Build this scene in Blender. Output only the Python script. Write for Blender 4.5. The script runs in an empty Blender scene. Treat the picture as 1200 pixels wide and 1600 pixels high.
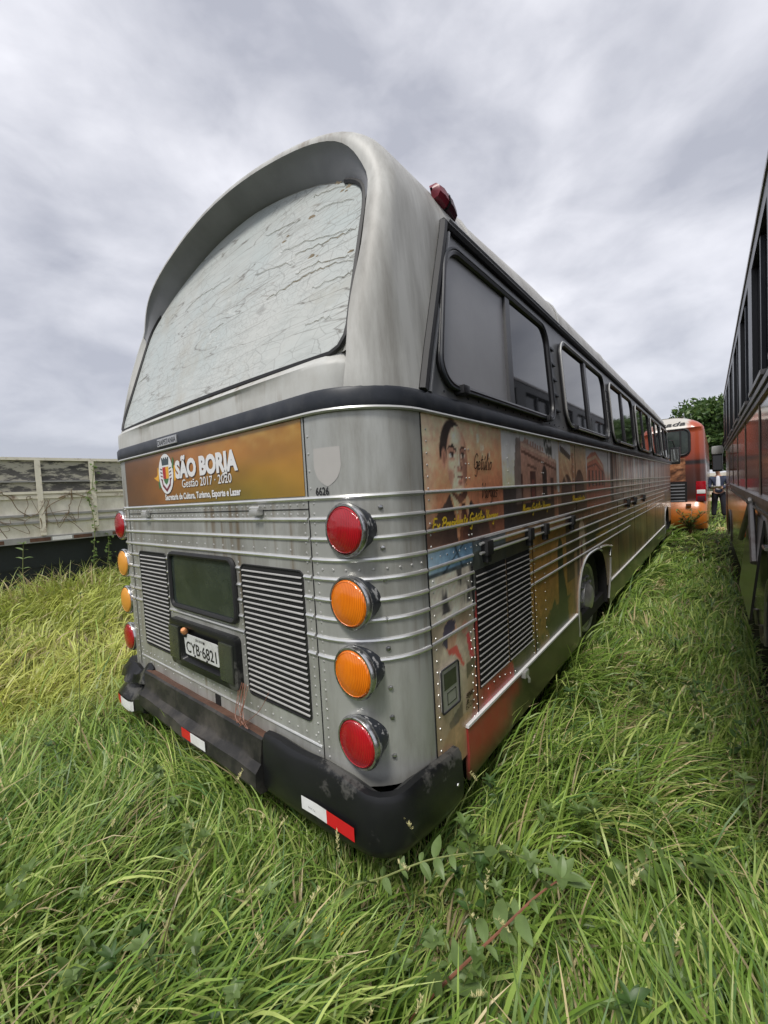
import bpy, bmesh, math, random
import numpy as np
from mathutils import Vector, Matrix
random.seed(7); rng = np.random.default_rng(11)
SC = bpy.context.scene; COL = SC.collection
R_ = math.radians
# ------------------------------------------------------------------ camera
CF, YAW, PITCH, ROLL = 636.62, R_(39.22), R_(-2.736), R_(-3.197)
CAM = Vector((2.1394, -1.0417, 1.6689))
fw = Vector((-math.sin(YAW)*math.cos(PITCH), math.cos(YAW)*math.cos(PITCH), math.sin(PITCH)))
rt = Vector((math.cos(YAW), math.sin(YAW), 0)); up = rt.cross(fw)
rt2 = rt*math.cos(ROLL)+up*math.sin(ROLL); up2 = -rt*math.sin(ROLL)+up*math.cos(ROLL)
cd = bpy.data.cameras.new('camera'); cam = bpy.data.objects.new('camera', cd); COL.objects.link(cam)
M = Matrix((rt2, up2, -fw)).transposed().to_4x4(); M.translation = CAM; cam.matrix_world = M
cd.sensor_fit = 'HORIZONTAL'; cd.sensor_width = 36; cd.lens = 36*CF/1200; cd.clip_start = .02; cd.clip_end = 1500
SC.camera = cam
SC.render.resolution_x, SC.render.resolution_y = 768, 1024
SC.view_settings.view_transform = 'Standard'; SC.view_settings.look = 'None'
SC.view_settings.exposure = 0.95; SC.view_settings.gamma = 1
# ------------------------------------------------------------------ world: overcast
SUN_EL, SUN_AZ = R_(58), R_(168)      # azimuth measured from +Y towards +X
W = bpy.data.worlds.new('World'); SC.world = W; W.use_nodes = True
def world():
    nt = W.node_tree; N = nt.nodes; L = nt.links; N.clear()
    n = lambda t, **k: _n(N, t, **k)
    out = n('ShaderNodeOutputWorld'); mix = n('ShaderNodeMixShader'); mix.inputs[0].default_value = .93
    sky = n('ShaderNodeTexSky'); sky.sky_type = 'NISHITA'; sky.sun_disc = False
    sky.sun_elevation = SUN_EL; sky.sun_rotation = SUN_AZ
    b1 = n('ShaderNodeBackground'); b1.inputs[1].default_value = .1; L.new(sky.outputs[0], b1.inputs[0])
    tc = n('ShaderNodeTexCoord'); sep = n('ShaderNodeSeparateXYZ'); L.new(tc.outputs['Generated'], sep.inputs[0])
    def mth(op, a, b=None):
        m = n('ShaderNodeMath'); m.operation = op
        for i, v in enumerate((a, b)):
            if v is None: continue
            if isinstance(v, (int, float)): m.inputs[i].default_value = v
            else: L.new(v, m.inputs[i])
        return m.outputs[0]
    cmb = n('ShaderNodeCombineXYZ'); L.new(sep.outputs[0], cmb.inputs[0]); L.new(sep.outputs[1], cmb.inputs[1]); L.new(mth('MULTIPLY', sep.outputs[2], 1.9), cmb.inputs[2])
    mp = n('ShaderNodeMapping'); mp.inputs['Rotation'].default_value = (0, 0, R_(35)); mp.inputs['Scale'].default_value = (1.0, 1.0, 1); mp.inputs['Location'].default_value = (3.1, 1.7, 0)
    L.new(cmb.outputs[0], mp.inputs[0])
    n1 = n('ShaderNodeTexNoise'); n1.inputs['Scale'].default_value = 2.0; n1.inputs['Detail'].default_value = 7; n1.inputs['Roughness'].default_value = .52; n1.inputs['Distortion'].default_value = .25
    L.new(mp.outputs[0], n1.inputs['Vector'])
    n2 = n('ShaderNodeTexNoise'); n2.inputs['Scale'].default_value = 6.0; n2.inputs['Detail'].default_value = 8; n2.inputs['Distortion'].default_value = .3
    L.new(mp.outputs[0], n2.inputs['Vector'])
    s = mth('ADD', mth('MULTIPLY', n1.outputs[0], .66), mth('MULTIPLY', n2.outputs[0], .34))
    cr = n('ShaderNodeValToRGB'); e = cr.color_ramp.elements
    e[0].position = .36; e[0].color = (.265, .272, .31, 1); e[1].position = .66; e[1].color = (.56, .56, .59, 1)
    a = e.new(.46); a.color = (.355, .36, .395, 1); a = e.new(.56); a.color = (.45, .452, .485, 1)
    lowl = mth('MULTIPLY', mth('MAXIMUM', mth('MULTIPLY', sep.outputs[0], -1.0), 0.0), mth('SUBTRACT', 1.0, mth('MAXIMUM', sep.outputs[2], 0.0)))
    L.new(mth('SUBTRACT', s, mth('MULTIPLY', lowl, .07)), cr.inputs[0])
    b2 = n('ShaderNodeBackground'); b2.inputs[1].default_value = 1.0; L.new(cr.outputs[0], b2.inputs[0])
    L.new(b1.outputs[0], mix.inputs[1]); L.new(b2.outputs[0], mix.inputs[2]); L.new(mix.outputs[0], out.inputs[0])
def _n(N, t, **k):
    o = N.new(t)
    for a, b in k.items(): setattr(o, a, b)
    return o
world()
sd = bpy.data.lights.new('sun', 'SUN'); sun = bpy.data.objects.new('sun', sd); COL.objects.link(sun)
sd.energy = 1.5; sd.angle = R_(14); sd.color = (1, .96, .9)
sdir = Vector((math.sin(SUN_AZ)*math.cos(SUN_EL), math.cos(SUN_AZ)*math.cos(SUN_EL), math.sin(SUN_EL)))
sun.rotation_euler = sdir.to_track_quat('Z', 'Y').to_euler(); sun.location = (0, 0, 30)
# ------------------------------------------------------------------ helpers
def lin(c):
    c = np.asarray(c, float)
    return np.where(c <= .04045, c/12.92, ((c+.055)/1.055)**2.4)
def rgb(r, g, b): return tuple(float(x) for x in lin(np.array([r, g, b])/255.))
MATS = {}
def rust_runs(N, L, tc, cur, mixc):
    # narrow brown runs, denser in patches
    mp = N.new('ShaderNodeMapping'); mp.inputs['Scale'].default_value = (14, 14, .7); L.new(tc.outputs['Object'], mp.inputs[0])
    a = N.new('ShaderNodeTexNoise'); a.inputs['Scale'].default_value = 1.6; a.inputs['Detail'].default_value = 6; L.new(mp.outputs[0], a.inputs[0])
    b = N.new('ShaderNodeTexNoise'); b.inputs['Scale'].default_value = 1.5; L.new(tc.outputs['Object'], b.inputs[0])
    m = N.new('ShaderNodeMath'); m.operation = 'MULTIPLY'; L.new(a.outputs[0], m.inputs[0]); L.new(b.outputs[0], m.inputs[1])
    r = N.new('ShaderNodeMapRange'); r.inputs[1].default_value = .30; r.inputs[2].default_value = .42; r.inputs[4].default_value = .75; L.new(m.outputs[0], r.inputs[0])
    return mixc(r.outputs[0], cur, (.17, .115, .06))
def mat(name, col=(.5,.5,.5), rough=.5, metal=0, spec=.5, var=.0, vscale=4, dirt=None, dscale=3, damt=.5, stretch=(1,1,1), bump=0, bscale=30, coat=0, attr=None, rvar=0, trans=0, dlo=.45, dhi=.7, stain=None):
    """principled material: colour with noise variation, plus a second 'dirt' colour in noise patches"""
    m = bpy.data.materials.new(name); m.use_nodes = True; nt = m.node_tree; N = nt.nodes; L = nt.links
    p = N['Principled BSDF']
    p.inputs['Roughness'].default_value = rough; p.inputs['Metallic'].default_value = metal
    p.inputs['Specular IOR Level'].default_value = spec; p.inputs['Coat Weight'].default_value = coat; p.inputs['Coat Roughness'].default_value = .08
    tc = N.new('ShaderNodeTexCoord'); mp = N.new('ShaderNodeMapping'); mp.inputs['Scale'].default_value = stretch
    L.new(tc.outputs['Object'], mp.inputs[0])
    def noise(sc, det=6, ro=.6):
        n = N.new('ShaderNodeTexNoise'); n.inputs['Scale'].default_value = sc; n.inputs['Detail'].default_value = det; n.inputs['Roughness'].default_value = ro
        L.new(mp.outputs[0], n.inputs['Vector']); return n.outputs[0]
    if attr:
        a = N.new('ShaderNodeVertexColor'); a.layer_name = attr; cur = a.outputs[0]
    else:
        c = N.new('ShaderNodeRGB'); c.outputs[0].default_value = (*col, 1); cur = c.outputs[0]
    def mixc(fac, a, b, bt='MIX'):
        x = N.new('ShaderNodeMix'); x.data_type = 'RGBA'; x.blend_type = bt
        if isinstance(fac, (int, float)): x.inputs[0].default_value = fac
        else: L.new(fac, x.inputs[0])
        for k, v in ((6, a), (7, b)):
            if isinstance(v, tuple): x.inputs[k].default_value = (*v, 1)
            else: L.new(v, x.inputs[k])
        return x.outputs[2]
    def ramp(v, lo, hi, t=1.0):
        r = N.new('ShaderNodeMapRange'); r.inputs[1].default_value = lo; r.inputs[2].default_value = hi; r.inputs[4].default_value = t
        L.new(v, r.inputs[0]); return r.outputs[0]
    if var:
        v = ramp(noise(vscale), .25, .75); x = N.new('ShaderNodeMapRange'); x.inputs[3].default_value = 1-var; x.inputs[4].default_value = 1+var; L.new(v, x.inputs[0])
        h = N.new('ShaderNodeHueSaturation'); L.new(x.outputs[0], h.inputs['Value']); L.new(cur, h.inputs['Color']); cur = h.outputs[0]
    if dirt:
        f = ramp(noise(dscale, 8, .68), dlo, dhi, damt); cur = mixc(f, cur, dirt)
    if stain: cur = stain(N, L, tc, cur, mixc)
    L.new(cur, p.inputs['Base Color'])
    if rvar:
        x = N.new('ShaderNodeMapRange'); x.inputs[3].default_value = max(.02, rough-rvar); x.inputs[4].default_value = rough+rvar; L.new(noise(vscale*1.7), x.inputs[0]); L.new(x.outputs[0], p.inputs['Roughness'])
    if bump:
        b = N.new('ShaderNodeBump'); b.inputs['Strength'].default_value = bump; b.inputs['Distance'].default_value = .01
        L.new(noise(bscale), b.inputs['Height']); L.new(b.outputs[0], p.inputs['Normal'])
    MATS[name] = m; return m
def offs(parent):
    o = Vector((0, 0, 0))
    while parent is not None: o += parent.location; parent = parent.parent
    return o
class MB:
    def __init__(s): s.v = []; s.f = []; s.m = []; s.c = None; s.cm = 0
    def add(s, vs, fs, m=None):
        k = len(s.v); s.v.extend([tuple(map(float, v)) for v in vs]); m = s.cm if m is None else m
        for f in fs: s.f.append(tuple(i+k for i in f)); s.m.append(m)
        return s
    def box(s, lo, hi, m=None, bev=0):
        if bev:
            return s.rbox(lo, hi, bev, m)
        (a, b, c), (d, e, f) = lo, hi
        return s.add([(a,b,c),(d,b,c),(d,e,c),(a,e,c),(a,b,f),(d,b,f),(d,e,f),(a,e,f)], [(3,2,1,0),(4,5,6,7),(0,1,5,4),(1,2,6,5),(2,3,7,6),(3,0,4,7)], m)
    def rbox(s, lo, hi, r, m=None, xf=None):
        bm = bmesh.new(); bmesh.ops.create_cube(bm, size=1)
        for v in bm.verts: v.co = Vector([(lo[i]+hi[i])/2+v.co[i]*(hi[i]-lo[i]) for i in range(3)])
        bmesh.ops.bevel(bm, geom=bm.edges[:], offset=r, segments=2, affect='EDGES', profile=.7)
        if xf: bmesh.ops.transform(bm, matrix=xf, verts=bm.verts)
        bm.verts.index_update(); s.add([v.co[:] for v in bm.verts], [[v.index for v in f.verts] for f in bm.faces], m); bm.free(); return s
    def tube(s, path, r, n=8, closed=False, m=None, cap=True):
        P = [Vector(p) for p in path]; k = len(P); rr = r if hasattr(r, '__len__') else [r]*k
        vs = []; prev = None
        for i in range(k):
            t = (P[(i+1) % k]-P[i-1]) if closed else (P[min(i+1, k-1)]-P[max(i-1, 0)])
            t = t.normalized() if t.length > 1e-9 else Vector((0, 0, 1))
            if prev is None:
                a = Vector((0, 0, 1)) if abs(t.z) < .9 else Vector((1, 0, 0)); u = t.cross(a).normalized()
            else:
                u = prev-t*prev.dot(t); u = u.normalized() if u.length > 1e-6 else t.orthogonal().normalized()
            prev = u; w = t.cross(u)
            for j in range(n):
                a = 2*math.pi*j/n; vs.append(P[i]+(u*math.cos(a)+w*math.sin(a))*rr[i])
        fs = []
        for i in range(k if closed else k-1):
            for j in range(n):
                a, b = i*n+j, i*n+(j+1) % n; c, d = ((i+1) % k)*n+(j+1) % n, ((i+1) % k)*n+j
                fs.append((a, b, c, d))
        if cap and not closed: fs += [tuple(range(n))[::-1], tuple(range((k-1)*n, k*n))]
        return s.add(vs, fs, m)
    def lathe(s, prof, org, axis, n=24, m=None, cap=True):
        """prof: list of (radius, distance along axis)"""
        A = Vector(axis).normalized(); u = A.orthogonal().normalized(); w = A.cross(u); O = Vector(org)
        vs = [O+A*h+(u*math.cos(2*math.pi*j/n)+w*math.sin(2*math.pi*j/n))*r for r, h in prof for j in range(n)]
        fs = [(i*n+j, i*n+(j+1) % n, (i+1)*n+(j+1) % n, (i+1)*n+j) for i in range(len(prof)-1) for j in range(n)]
        if cap: fs += [tuple(range(n))[::-1], tuple(range((len(prof)-1)*n, len(prof)*n))]
        return s.add(vs, fs, m)
    def grid(s, rows, m=None, closed=False):
        nr, nc = len(rows), len(rows[0]); vs = [p for r in rows for p in r]
        fs = [(i*nc+j, i*nc+(j+1) % nc, (i+1)*nc+(j+1) % nc, (i+1)*nc+j) for i in range(nr-1) for j in range(nc if closed else nc-1)]
        return s.add(vs, fs, m)
    def prism(s, poly, d, m=None):
        """poly: 3D outline, extruded by vector d"""
        n = len(poly); d = Vector(d); P = [Vector(p) for p in poly]
        return s.add(P+[p+d for p in P], [tuple(range(n))[::-1], tuple(range(n, 2*n))]+[(i, (i+1) % n, n+(i+1) % n, n+i) for i in range(n)], m)
    def build(s, name, mats, parent=None, smooth=True, auto=35):
        me = bpy.data.meshes.new(name); o = offs(parent)
        me.from_pydata([(x-o.x, y-o.y, z-o.z) for x, y, z in s.v], [], s.f)
        mats = mats if isinstance(mats, (list, tuple)) else [mats]
        for q in mats: me.materials.append(q)
        if len(mats) > 1: me.polygons.foreach_set('material_index', s.m)
        bm = bmesh.new(); bm.from_mesh(me); bmesh.ops.recalc_face_normals(bm, faces=bm.faces)
        if smooth:
            for f in bm.faces: f.smooth = True
            for e in bm.edges:
                if len(e.link_faces) == 2 and e.calc_face_angle(0) > R_(auto): e.smooth = False
        bm.to_mesh(me); bm.free()
        if s.c is not None:
            a = me.color_attributes.new('Col', 'FLOAT_COLOR', 'POINT'); a.data.foreach_set('color', np.asarray(s.c, np.float32).ravel())
        ob = bpy.data.objects.new(name, me); COL.objects.link(ob)
        if parent: ob.parent = parent
        return ob
def tag(o, label=None, cat=None, group=None, kind=None):
    for k, v in (('label', label), ('category', cat), ('group', group), ('kind', kind)):
        if v: o[k] = v
    return o
def empty(name, loc, label, cat, group=None):
    o = bpy.data.objects.new(name, None); o.location = loc; o.empty_display_size = .2; COL.objects.link(o); return tag(o, label, cat, group)
def textmesh(mb, s, org, xd, yd, size, m=None, fit=None, bold=0, shear=0, depth=.0006):
    """lettering as flat mesh: org = left baseline point, xd/yd unit vectors, fit = width"""
    cu = bpy.data.curves.new('t', 'FONT'); cu.body = s; cu.size = 1; cu.offset = bold; cu.shear = shear; cu.resolution_u = 3
    ob = bpy.data.objects.new('t', cu); COL.objects.link(ob); bpy.context.view_layer.update()
    me = bpy.data.meshes.new_from_object(ob.evaluated_get(bpy.context.evaluated_depsgraph_get()))
    xs = [v.co.x for v in me.vertices]; w = max(xs)-min(xs); x0 = min(xs); sx = fit/w if fit else size
    O = Vector(org); xd = Vector(xd); yd = Vector(yd)
    mb.add([O+xd*((v.co.x-x0)*sx)+yd*(v.co.y*size) for v in me.vertices], [tuple(p.vertices) for p in me.polygons], m)
    bpy.data.objects.remove(ob); bpy.data.curves.remove(cu); bpy.data.meshes.remove(me)
def catmull(P, k=6, closed=False):
    P = [np.asarray(p, float) for p in P]; n = len(P); o = []
    for i in range(n if closed else n-1):
        a, b, c, d = (P[i-1], P[i], P[(i+1) % n], P[(i+2) % n]) if closed else (P[max(i-1, 0)], P[i], P[i+1], P[min(i+2, n-1)])
        for j in range(k):
            t = j/k; o.append(.5*((2*b)+(-a+c)*t+(2*a-5*b+4*c-d)*t*t+(-a+3*b-3*c+d)*t**3))
    if not closed: o.append(P[-1])
    return o
def rrect(a0, a1, b0, b1, r, k=5):
    o = []
    for cx, cy, s in ((a1-r, b1-r, 0), (a0+r, b1-r, 90), (a0+r, b0+r, 180), (a1-r, b0+r, 270)):
        for j in range(k+1):
            t = R_(s+90*j/k); o.append((cx+r*math.cos(t), cy+r*math.sin(t)))
    return o
_vn = rng.random((64, 64, 8))
def vnoise(x, y, l=0):
    x = np.asarray(x, float); y = np.asarray(y, float)
    xi = np.floor(x).astype(int); yi = np.floor(y).astype(int); fx = x-xi; fy = y-yi
    fx = fx*fx*(3-2*fx); fy = fy*fy*(3-2*fy); g = _vn[:, :, l % 8]
    h = lambda i, j: g[(i) % 64, (j) % 64]
    return (h(xi, yi)*(1-fx)+h(xi+1, yi)*fx)*(1-fy)+(h(xi, yi+1)*(1-fx)+h(xi+1, yi+1)*fx)*fy
def fbm(x, y, l=0): return .55*vnoise(x, y, l)+.3*vnoise(x*2.1+5, y*2.1+9, l+1)+.15*vnoise(x*4.3+2, y*4.3+7, l+2)
# ------------------------------------------------------------------ materials
mat('silver_paint', (.42, .425, .40), stain=rust_runs, rough=.40, metal=.35, var=.16, vscale=2.2, dirt=(.20, .19, .16), dscale=3.4, damt=.8, stretch=(1.6, 1.6, .3), rvar=.12, bump=.10, bscale=5)
mat('aluminium', (.72, .72, .70), .3, .75, var=.12, vscale=9)
mat('rivet_metal', (.55, .55, .53), .4, .6)
mat('fibreglass', (.47, .47, .445), stain=rust_runs, rough=.5, var=.08, vscale=1.5, dirt=(.16, .15, .13), dscale=2.4, damt=.95, stretch=(2.2, 2.2, .28), bump=.06, bscale=6, rvar=.1, dlo=.42, dhi=.74)
mat('hood_grey', (.22, .224, .24), .55, var=.25, vscale=3, bump=.12, bscale=40)
mat('rear_sill', (.52, .525, .50), stain=rust_runs, rough=.5, var=.1, vscale=3, dirt=(.2, .17, .12), dscale=3, damt=.55, stretch=(1, 1, .5))
mat('band_navy', (.026, .03, .038), .42, spec=.3, var=.3, vscale=6, dirt=(.1, .1, .1), dscale=9, damt=.3)
mat('window_band', (.19, .196, .205), .38, var=.25, vscale=3, dirt=(.12, .12, .115), dscale=4, damt=.55)
mat('roof_paint', (.46, .45, .42), .5, var=.12, vscale=3, dirt=(.22, .2, .16), dscale=5, damt=.6)
mat('rubber', (.014, .014, .015), .6, var=.3, vscale=10)
mat('black_trim', (.02, .02, .022), .35, var=.2, vscale=10)
mat('void_black', (.006, .006, .006), .8)
mat('slat', (.44, .43, .41), .4, .4, var=.15, vscale=12)
mat('chrome', (.5, .5, .5), .22, .9, var=.12, vscale=25, dirt=(.06, .07, .085), dscale=22, damt=.5, dlo=.52, dhi=.56)
mat('housing', (.03, .035, .045), .45, .2, dirt=(.5, .5, .5), dscale=24, damt=.9, dlo=.56, dhi=.6)
def ribbed(name, c1, c2):
    m = mat(name, c1, .18, coat=.5); N = m.node_tree.nodes; L = m.node_tree.links; p = N['Principled BSDF']; tc = N.new('ShaderNodeTexCoord')
    w = N.new('ShaderNodeTexWave'); w.bands_direction = 'X'; w.inputs['Scale'].default_value = 42; w.inputs['Distortion'].default_value = .15; L.new(tc.outputs['Object'], w.inputs['Vector'])
    w2 = N.new('ShaderNodeTexWave'); w2.bands_direction = 'Z'; w2.inputs['Scale'].default_value = 42; L.new(tc.outputs['Object'], w2.inputs['Vector'])
    a = N.new('ShaderNodeMath'); a.operation = 'MULTIPLY'; L.new(w.outputs[1], a.inputs[0]); L.new(w2.outputs[1], a.inputs[1])
    b = N.new('ShaderNodeBump'); b.inputs['Strength'].default_value = .35; b.inputs['Distance'].default_value = .004; L.new(w.outputs[1], b.inputs['Height']); L.new(b.outputs[0], p.inputs['Normal'])
    nz = N.new('ShaderNodeTexNoise'); nz.inputs['Scale'].default_value = 9; L.new(tc.outputs['Object'], nz.inputs['Vector'])
    x = N.new('ShaderNodeMix'); x.data_type = 'RGBA'; x.inputs[6].default_value = (*c1, 1); x.inputs[7].default_value = (*c2, 1); f = N.new('ShaderNodeMath'); f.operation = 'MULTIPLY_ADD'; L.new(w.outputs[1], f.inputs[0]); f.inputs[1].default_value = .45; L.new(nz.outputs[0], f.inputs[2]); 
    mr = N.new('ShaderNodeMapRange'); mr.inputs[1].default_value = .35; mr.inputs[2].default_value = .95; L.new(f.outputs[0], mr.inputs[0]); L.new(mr.outputs[0], x.inputs[0]); L.new(x.outputs[2], p.inputs['Base Color'])
ribbed('lens_red', (.22, .002, .008), (.44, .006, .014)); ribbed('lens_amber', (.58, .11, .002), (.85, .22, .008))
mat('lens_faded', (.72, .32, .05), .3, var=.1, vscale=6)
mat('bumper_black', (.011, .0115, .0125), .34, spec=.35, var=.4, vscale=3, dirt=(.085, .083, .078), dscale=3.6, damt=.85, dlo=.57, dhi=.615, rvar=.12, bump=.08, bscale=9)
mat('bumper_worn', (.022, .021, .0205), .5, spec=.35, var=.4, vscale=5, dirt=(.085, .076, .066), dscale=4.6, damt=.85, bump=.12, bscale=14)
mat('rust', (.115, .056, .035), .9, var=.5, vscale=14, dirt=(.045, .035, .032), dscale=7, damt=.7, bump=.3, bscale=50)
mat('pane_green', (.028, .038, .033), .16, var=.3, vscale=3, dirt=(.07, .085, .065), dscale=7, damt=.5)
mat('tinted_glass', (.014, .015, .017), .035, spec=.6)
mat('frosted_pane', (.27, .272, .285), .36, var=.12, vscale=3)
mat('sticker_white', (.78, .78, .78), .4, var=.05, vscale=20, dirt=(.5, .48, .44), dscale=14, damt=.4)
mat('sticker_red', (.62, .015, .02), .35, var=.08, vscale=20)
mat('plate_white', (.62, .63, .62), .4, dirt=(.3, .28, .24), dscale=16, damt=.6)
mat('ink_black', (.012, .012, .014), .5)
mat('letter_white', (.72, .72, .72), .45)
mat('letter_yellow', (.74, .52, .04), .5)
mat('ink_brown', (.055, .03, .02), .5)
mat('gold', (.75, .38, .03), .5); mat('crest_green', (.06, .17, .06), .5); mat('crest_red', (.4, .02, .02), .5); mat('crest_wine', (.16, .015, .03), .5); mat('crest_blue', (.05, .07, .08), .5)
mat('shield_grey', (.42, .405, .385), .5, var=.04, vscale=10)
mat('mural_wrap', attr='Col', rough=.32, coat=.15, dirt=(.12, .1, .08), dscale=6, damt=.3, var=.05, vscale=9, stretch=(1, 1, .6))
mat('badge_metal', (.5, .5, .5), .35, .6, var=.2, vscale=30)
mat('smoke_lens', (.045, .05, .038), .25, var=.3, vscale=9)
mat('tyre_rubber', (.016, .016, .016), .75, var=.3, vscale=12)
mat('wheel_steel', (.55, .55, .54), .42, .6, var=.2, vscale=9, dirt=(.1, .08, .06), dscale=8, damt=.5)
mat('lamp_orange', (.7, .3, .12), .5)
def pane_cracked():
    m = mat('flaking_white_film', (.56, .60, .59), .45); N = m.node_tree.nodes; L = m.node_tree.links; p = N['Principled BSDF']
    tc = N.new('ShaderNodeTexCoord')
    def layer(scale, stretch, lo, hi, dist=1.4, dsc=2.2):
        mp = N.new('ShaderNodeMapping'); mp.inputs['Scale'].default_value = stretch; L.new(tc.outputs['Object'], mp.inputs[0])
        nz = N.new('ShaderNodeTexNoise'); nz.inputs['Scale'].default_value = dsc; nz.inputs['Detail'].default_value = 5; L.new(mp.outputs[0], nz.inputs[0])
        ad = N.new('ShaderNodeVectorMath'); ad.operation = 'MULTIPLY_ADD'; L.new(nz.outputs[1], ad.inputs[0]); ad.inputs[1].default_value = (dist*.3,)*3; L.new(mp.outputs[0], ad.inputs[2])
        v = N.new('ShaderNodeTexVoronoi'); v.feature = 'DISTANCE_TO_EDGE'; v.inputs['Scale'].default_value = scale; L.new(ad.outputs[0], v.inputs['Vector'])
        r = N.new('ShaderNodeMapRange'); r.inputs[1].default_value = lo; r.inputs[2].default_value = hi; r.inputs[3].default_value = 1; r.inputs[4].default_value = 0; L.new(v.outputs[0], r.inputs[0]); return r.outputs[0]
    def mask(sc, lo, hi, st=(1, 1, 1)):
        mp = N.new('ShaderNodeMapping'); mp.inputs['Scale'].default_value = st; L.new(tc.outputs['Object'], mp.inputs[0])
        nz = N.new('ShaderNodeTexNoise'); nz.inputs['Scale'].default_value = sc; nz.inputs['Detail'].default_value = 7; nz.inputs['Roughness'].default_value = .65; L.new(mp.outputs[0], nz.inputs[0])
        r = N.new('ShaderNodeMapRange'); r.inputs[1].default_value = lo; r.inputs[2].default_value = hi; L.new(nz.outputs[0], r.inputs[0]); return r.outputs[0]
    def mul(a, b):
        x = N.new('ShaderNodeMath'); x.operation = 'MULTIPLY'; L.new(a, x.inputs[0])
        if isinstance(b, float): x.inputs[1].default_value = b
        else: L.new(b, x.inputs[1])
        return x.outputs[0]
    def mix(f, a, b):
        x = N.new('ShaderNodeMix'); x.data_type = 'RGBA'; L.new(f, x.inputs[0])
        for k, v in ((6, a), (7, b)):
            if isinstance(v, tuple): x.inputs[k].default_value = (*v, 1)
            else: L.new(v, x.inputs[k])
        return x.outputs[2]
    c = mix(mask(1.6, .4, .65), (.43, .475, .465), (.49, .505, .48))
    c = mix(mask(2.2, .54, .74), c, (.37, .35, .29))
    c = mix(mask(9, .5, .72, (.5, 1, 2.2)), c, (.40, .42, .40))
    c = mix(mul(layer(11, (.8, .6, 1.5), .0, .03, .5), mul(mask(2.4, .38, .55), .55)), c, (.17, .17, .16))
    c = mix(mul(layer(26, (1, .6, 1.2), .0, .05, .5), mul(mask(2.0, .42, .6), .5)), c, (.2, .2, .19))
    c = mix(mul(layer(3.2, (.35, .6, 4.2), .0, .016, .7, 3.5), mul(mask(1.7, .36, .52), .9)), c, (.13, .12, .10))
    c = mix(mul(layer(5, (.22, .6, 4.5), .0, .02, .8, 4), mul(mask(2.3, .42, .58), .75)), c, (.2, .18, .15))
    c = mix(mul(layer(6, (.3, .6, 3.6), .0, .02, .7, 3.5), mul(mask(2.6, .45, .6), .6)), c, (.62, .63, .6))
    L.new(c, p.inputs['Base Color'])
pane_cracked()
# ================================================================== THE GREY BUS
GZ = .08
BUS = empty('intercity_bus', (0, 6, GZ), 'old silver riveted intercity bus with cracked white rear window and photo mural along its side', 'bus')
def O(t):
    """body outline by arc length t from the rear centre (+ right, - left): point and outward normal"""
    s = 1 if t >= 0 else -1; a = abs(t)
    if a <= .95: return s*a, 0.0, 0.0, -1.0
    if a <= 1.4212:
        q = (a-.95)/.3; return s*(.95+.3*math.sin(q)), .3-.3*math.cos(q), s*math.sin(q), -math.cos(q)
    return s*1.25, .3+(a-1.4212), float(s), 0.0
def OP(t, z, off=0.0):
    x, y, nx, ny = O(t); return (x+nx*off, y+ny*off, z)
def tr(t0, t1, step=.04):
    ks = {t0, t1}
    for k in (-1.4212, -.95, .95, 1.4212):
        if t0 < k < t1: ks.add(k)
        
    for k in np.arange(-1.4212, 1.43, .0471):
        if t0 < k < t1 and .95 < abs(k) < 1.4212: ks.add(float(k))
    return sorted(ks)
TS = lambda y: 1.4212+(y-.3)      # outline parameter of a point on the right side
def sweep(mb, t0, t1, prof, m=None, closed=True):
    """profile = list of (offset, z) swept along the outline"""
    ts = tr(t0, t1); mb.grid([[OP(t, z, o) for o, z in prof] for t in ts], m, closed=closed)
    if closed:
        k = len(prof)
        for t, rev in ((t0, 1), (t1, 0)): mb.add([OP(t, z, o) for o, z in prof], [tuple(range(k))[::-1] if rev else tuple(range(k))], m)
# --- rear panel
mb = MB(); ts = tr(-1.4212, 1.4212)
zz = [.56, .66, .9, 1.2, 1.5, 1.8, 1.985]
mb.grid([[OP(t, z) for t in ts] for z in zz])
rear = mb.build('rear_panel', MATS['silver_paint'], BUS)
mb = MB()
for t in (-.915, .915):
    mb.box((t-.0022, -.0022, .6), (t+.0022, .001, 1.975)); mb.build('panel_seam', MATS['void_black'], rear, smooth=False); mb = MB()
sweep(mb, 1.4185, 1.424, [(.0, .5), (.003, .5), (.003, 1.972), (0, 1.972)])
mb.build('panel_seam', MATS['void_black'], rear, smooth=False); mb = MB()
mb.box((-.91, -.0022, 1.6185), (.91, .001, 1.6225)); mb.build('panel_seam', MATS['void_black'], rear, smooth=False)
# shield outline mark and fleet number
mb = MB(); SH = [(.058, .058), (.02, .06), (-.01, .06), (-.035, .054), (-.055, .044), (-.07, .030), (-.082, .012), (-.086, .002)]
mb.grid([[OP(1.02+w_*q, 1.79+dz, .0008) for q in np.linspace(-1, 1, 13)] for dz, w_ in SH]); mb.build('shield_mark', MATS['shield_grey'], rear)
mb = MB(); x, y, nx, ny = O(.99)
textmesh(mb, '6626', (x+nx*.003-.028, y+ny*.003-.002, 1.672), Vector((-ny, nx, 0)), (0, 0, 1), .042, fit=.064, bold=.02); mb.build('fleet_number', MATS['ink_black'], rear)
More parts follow.
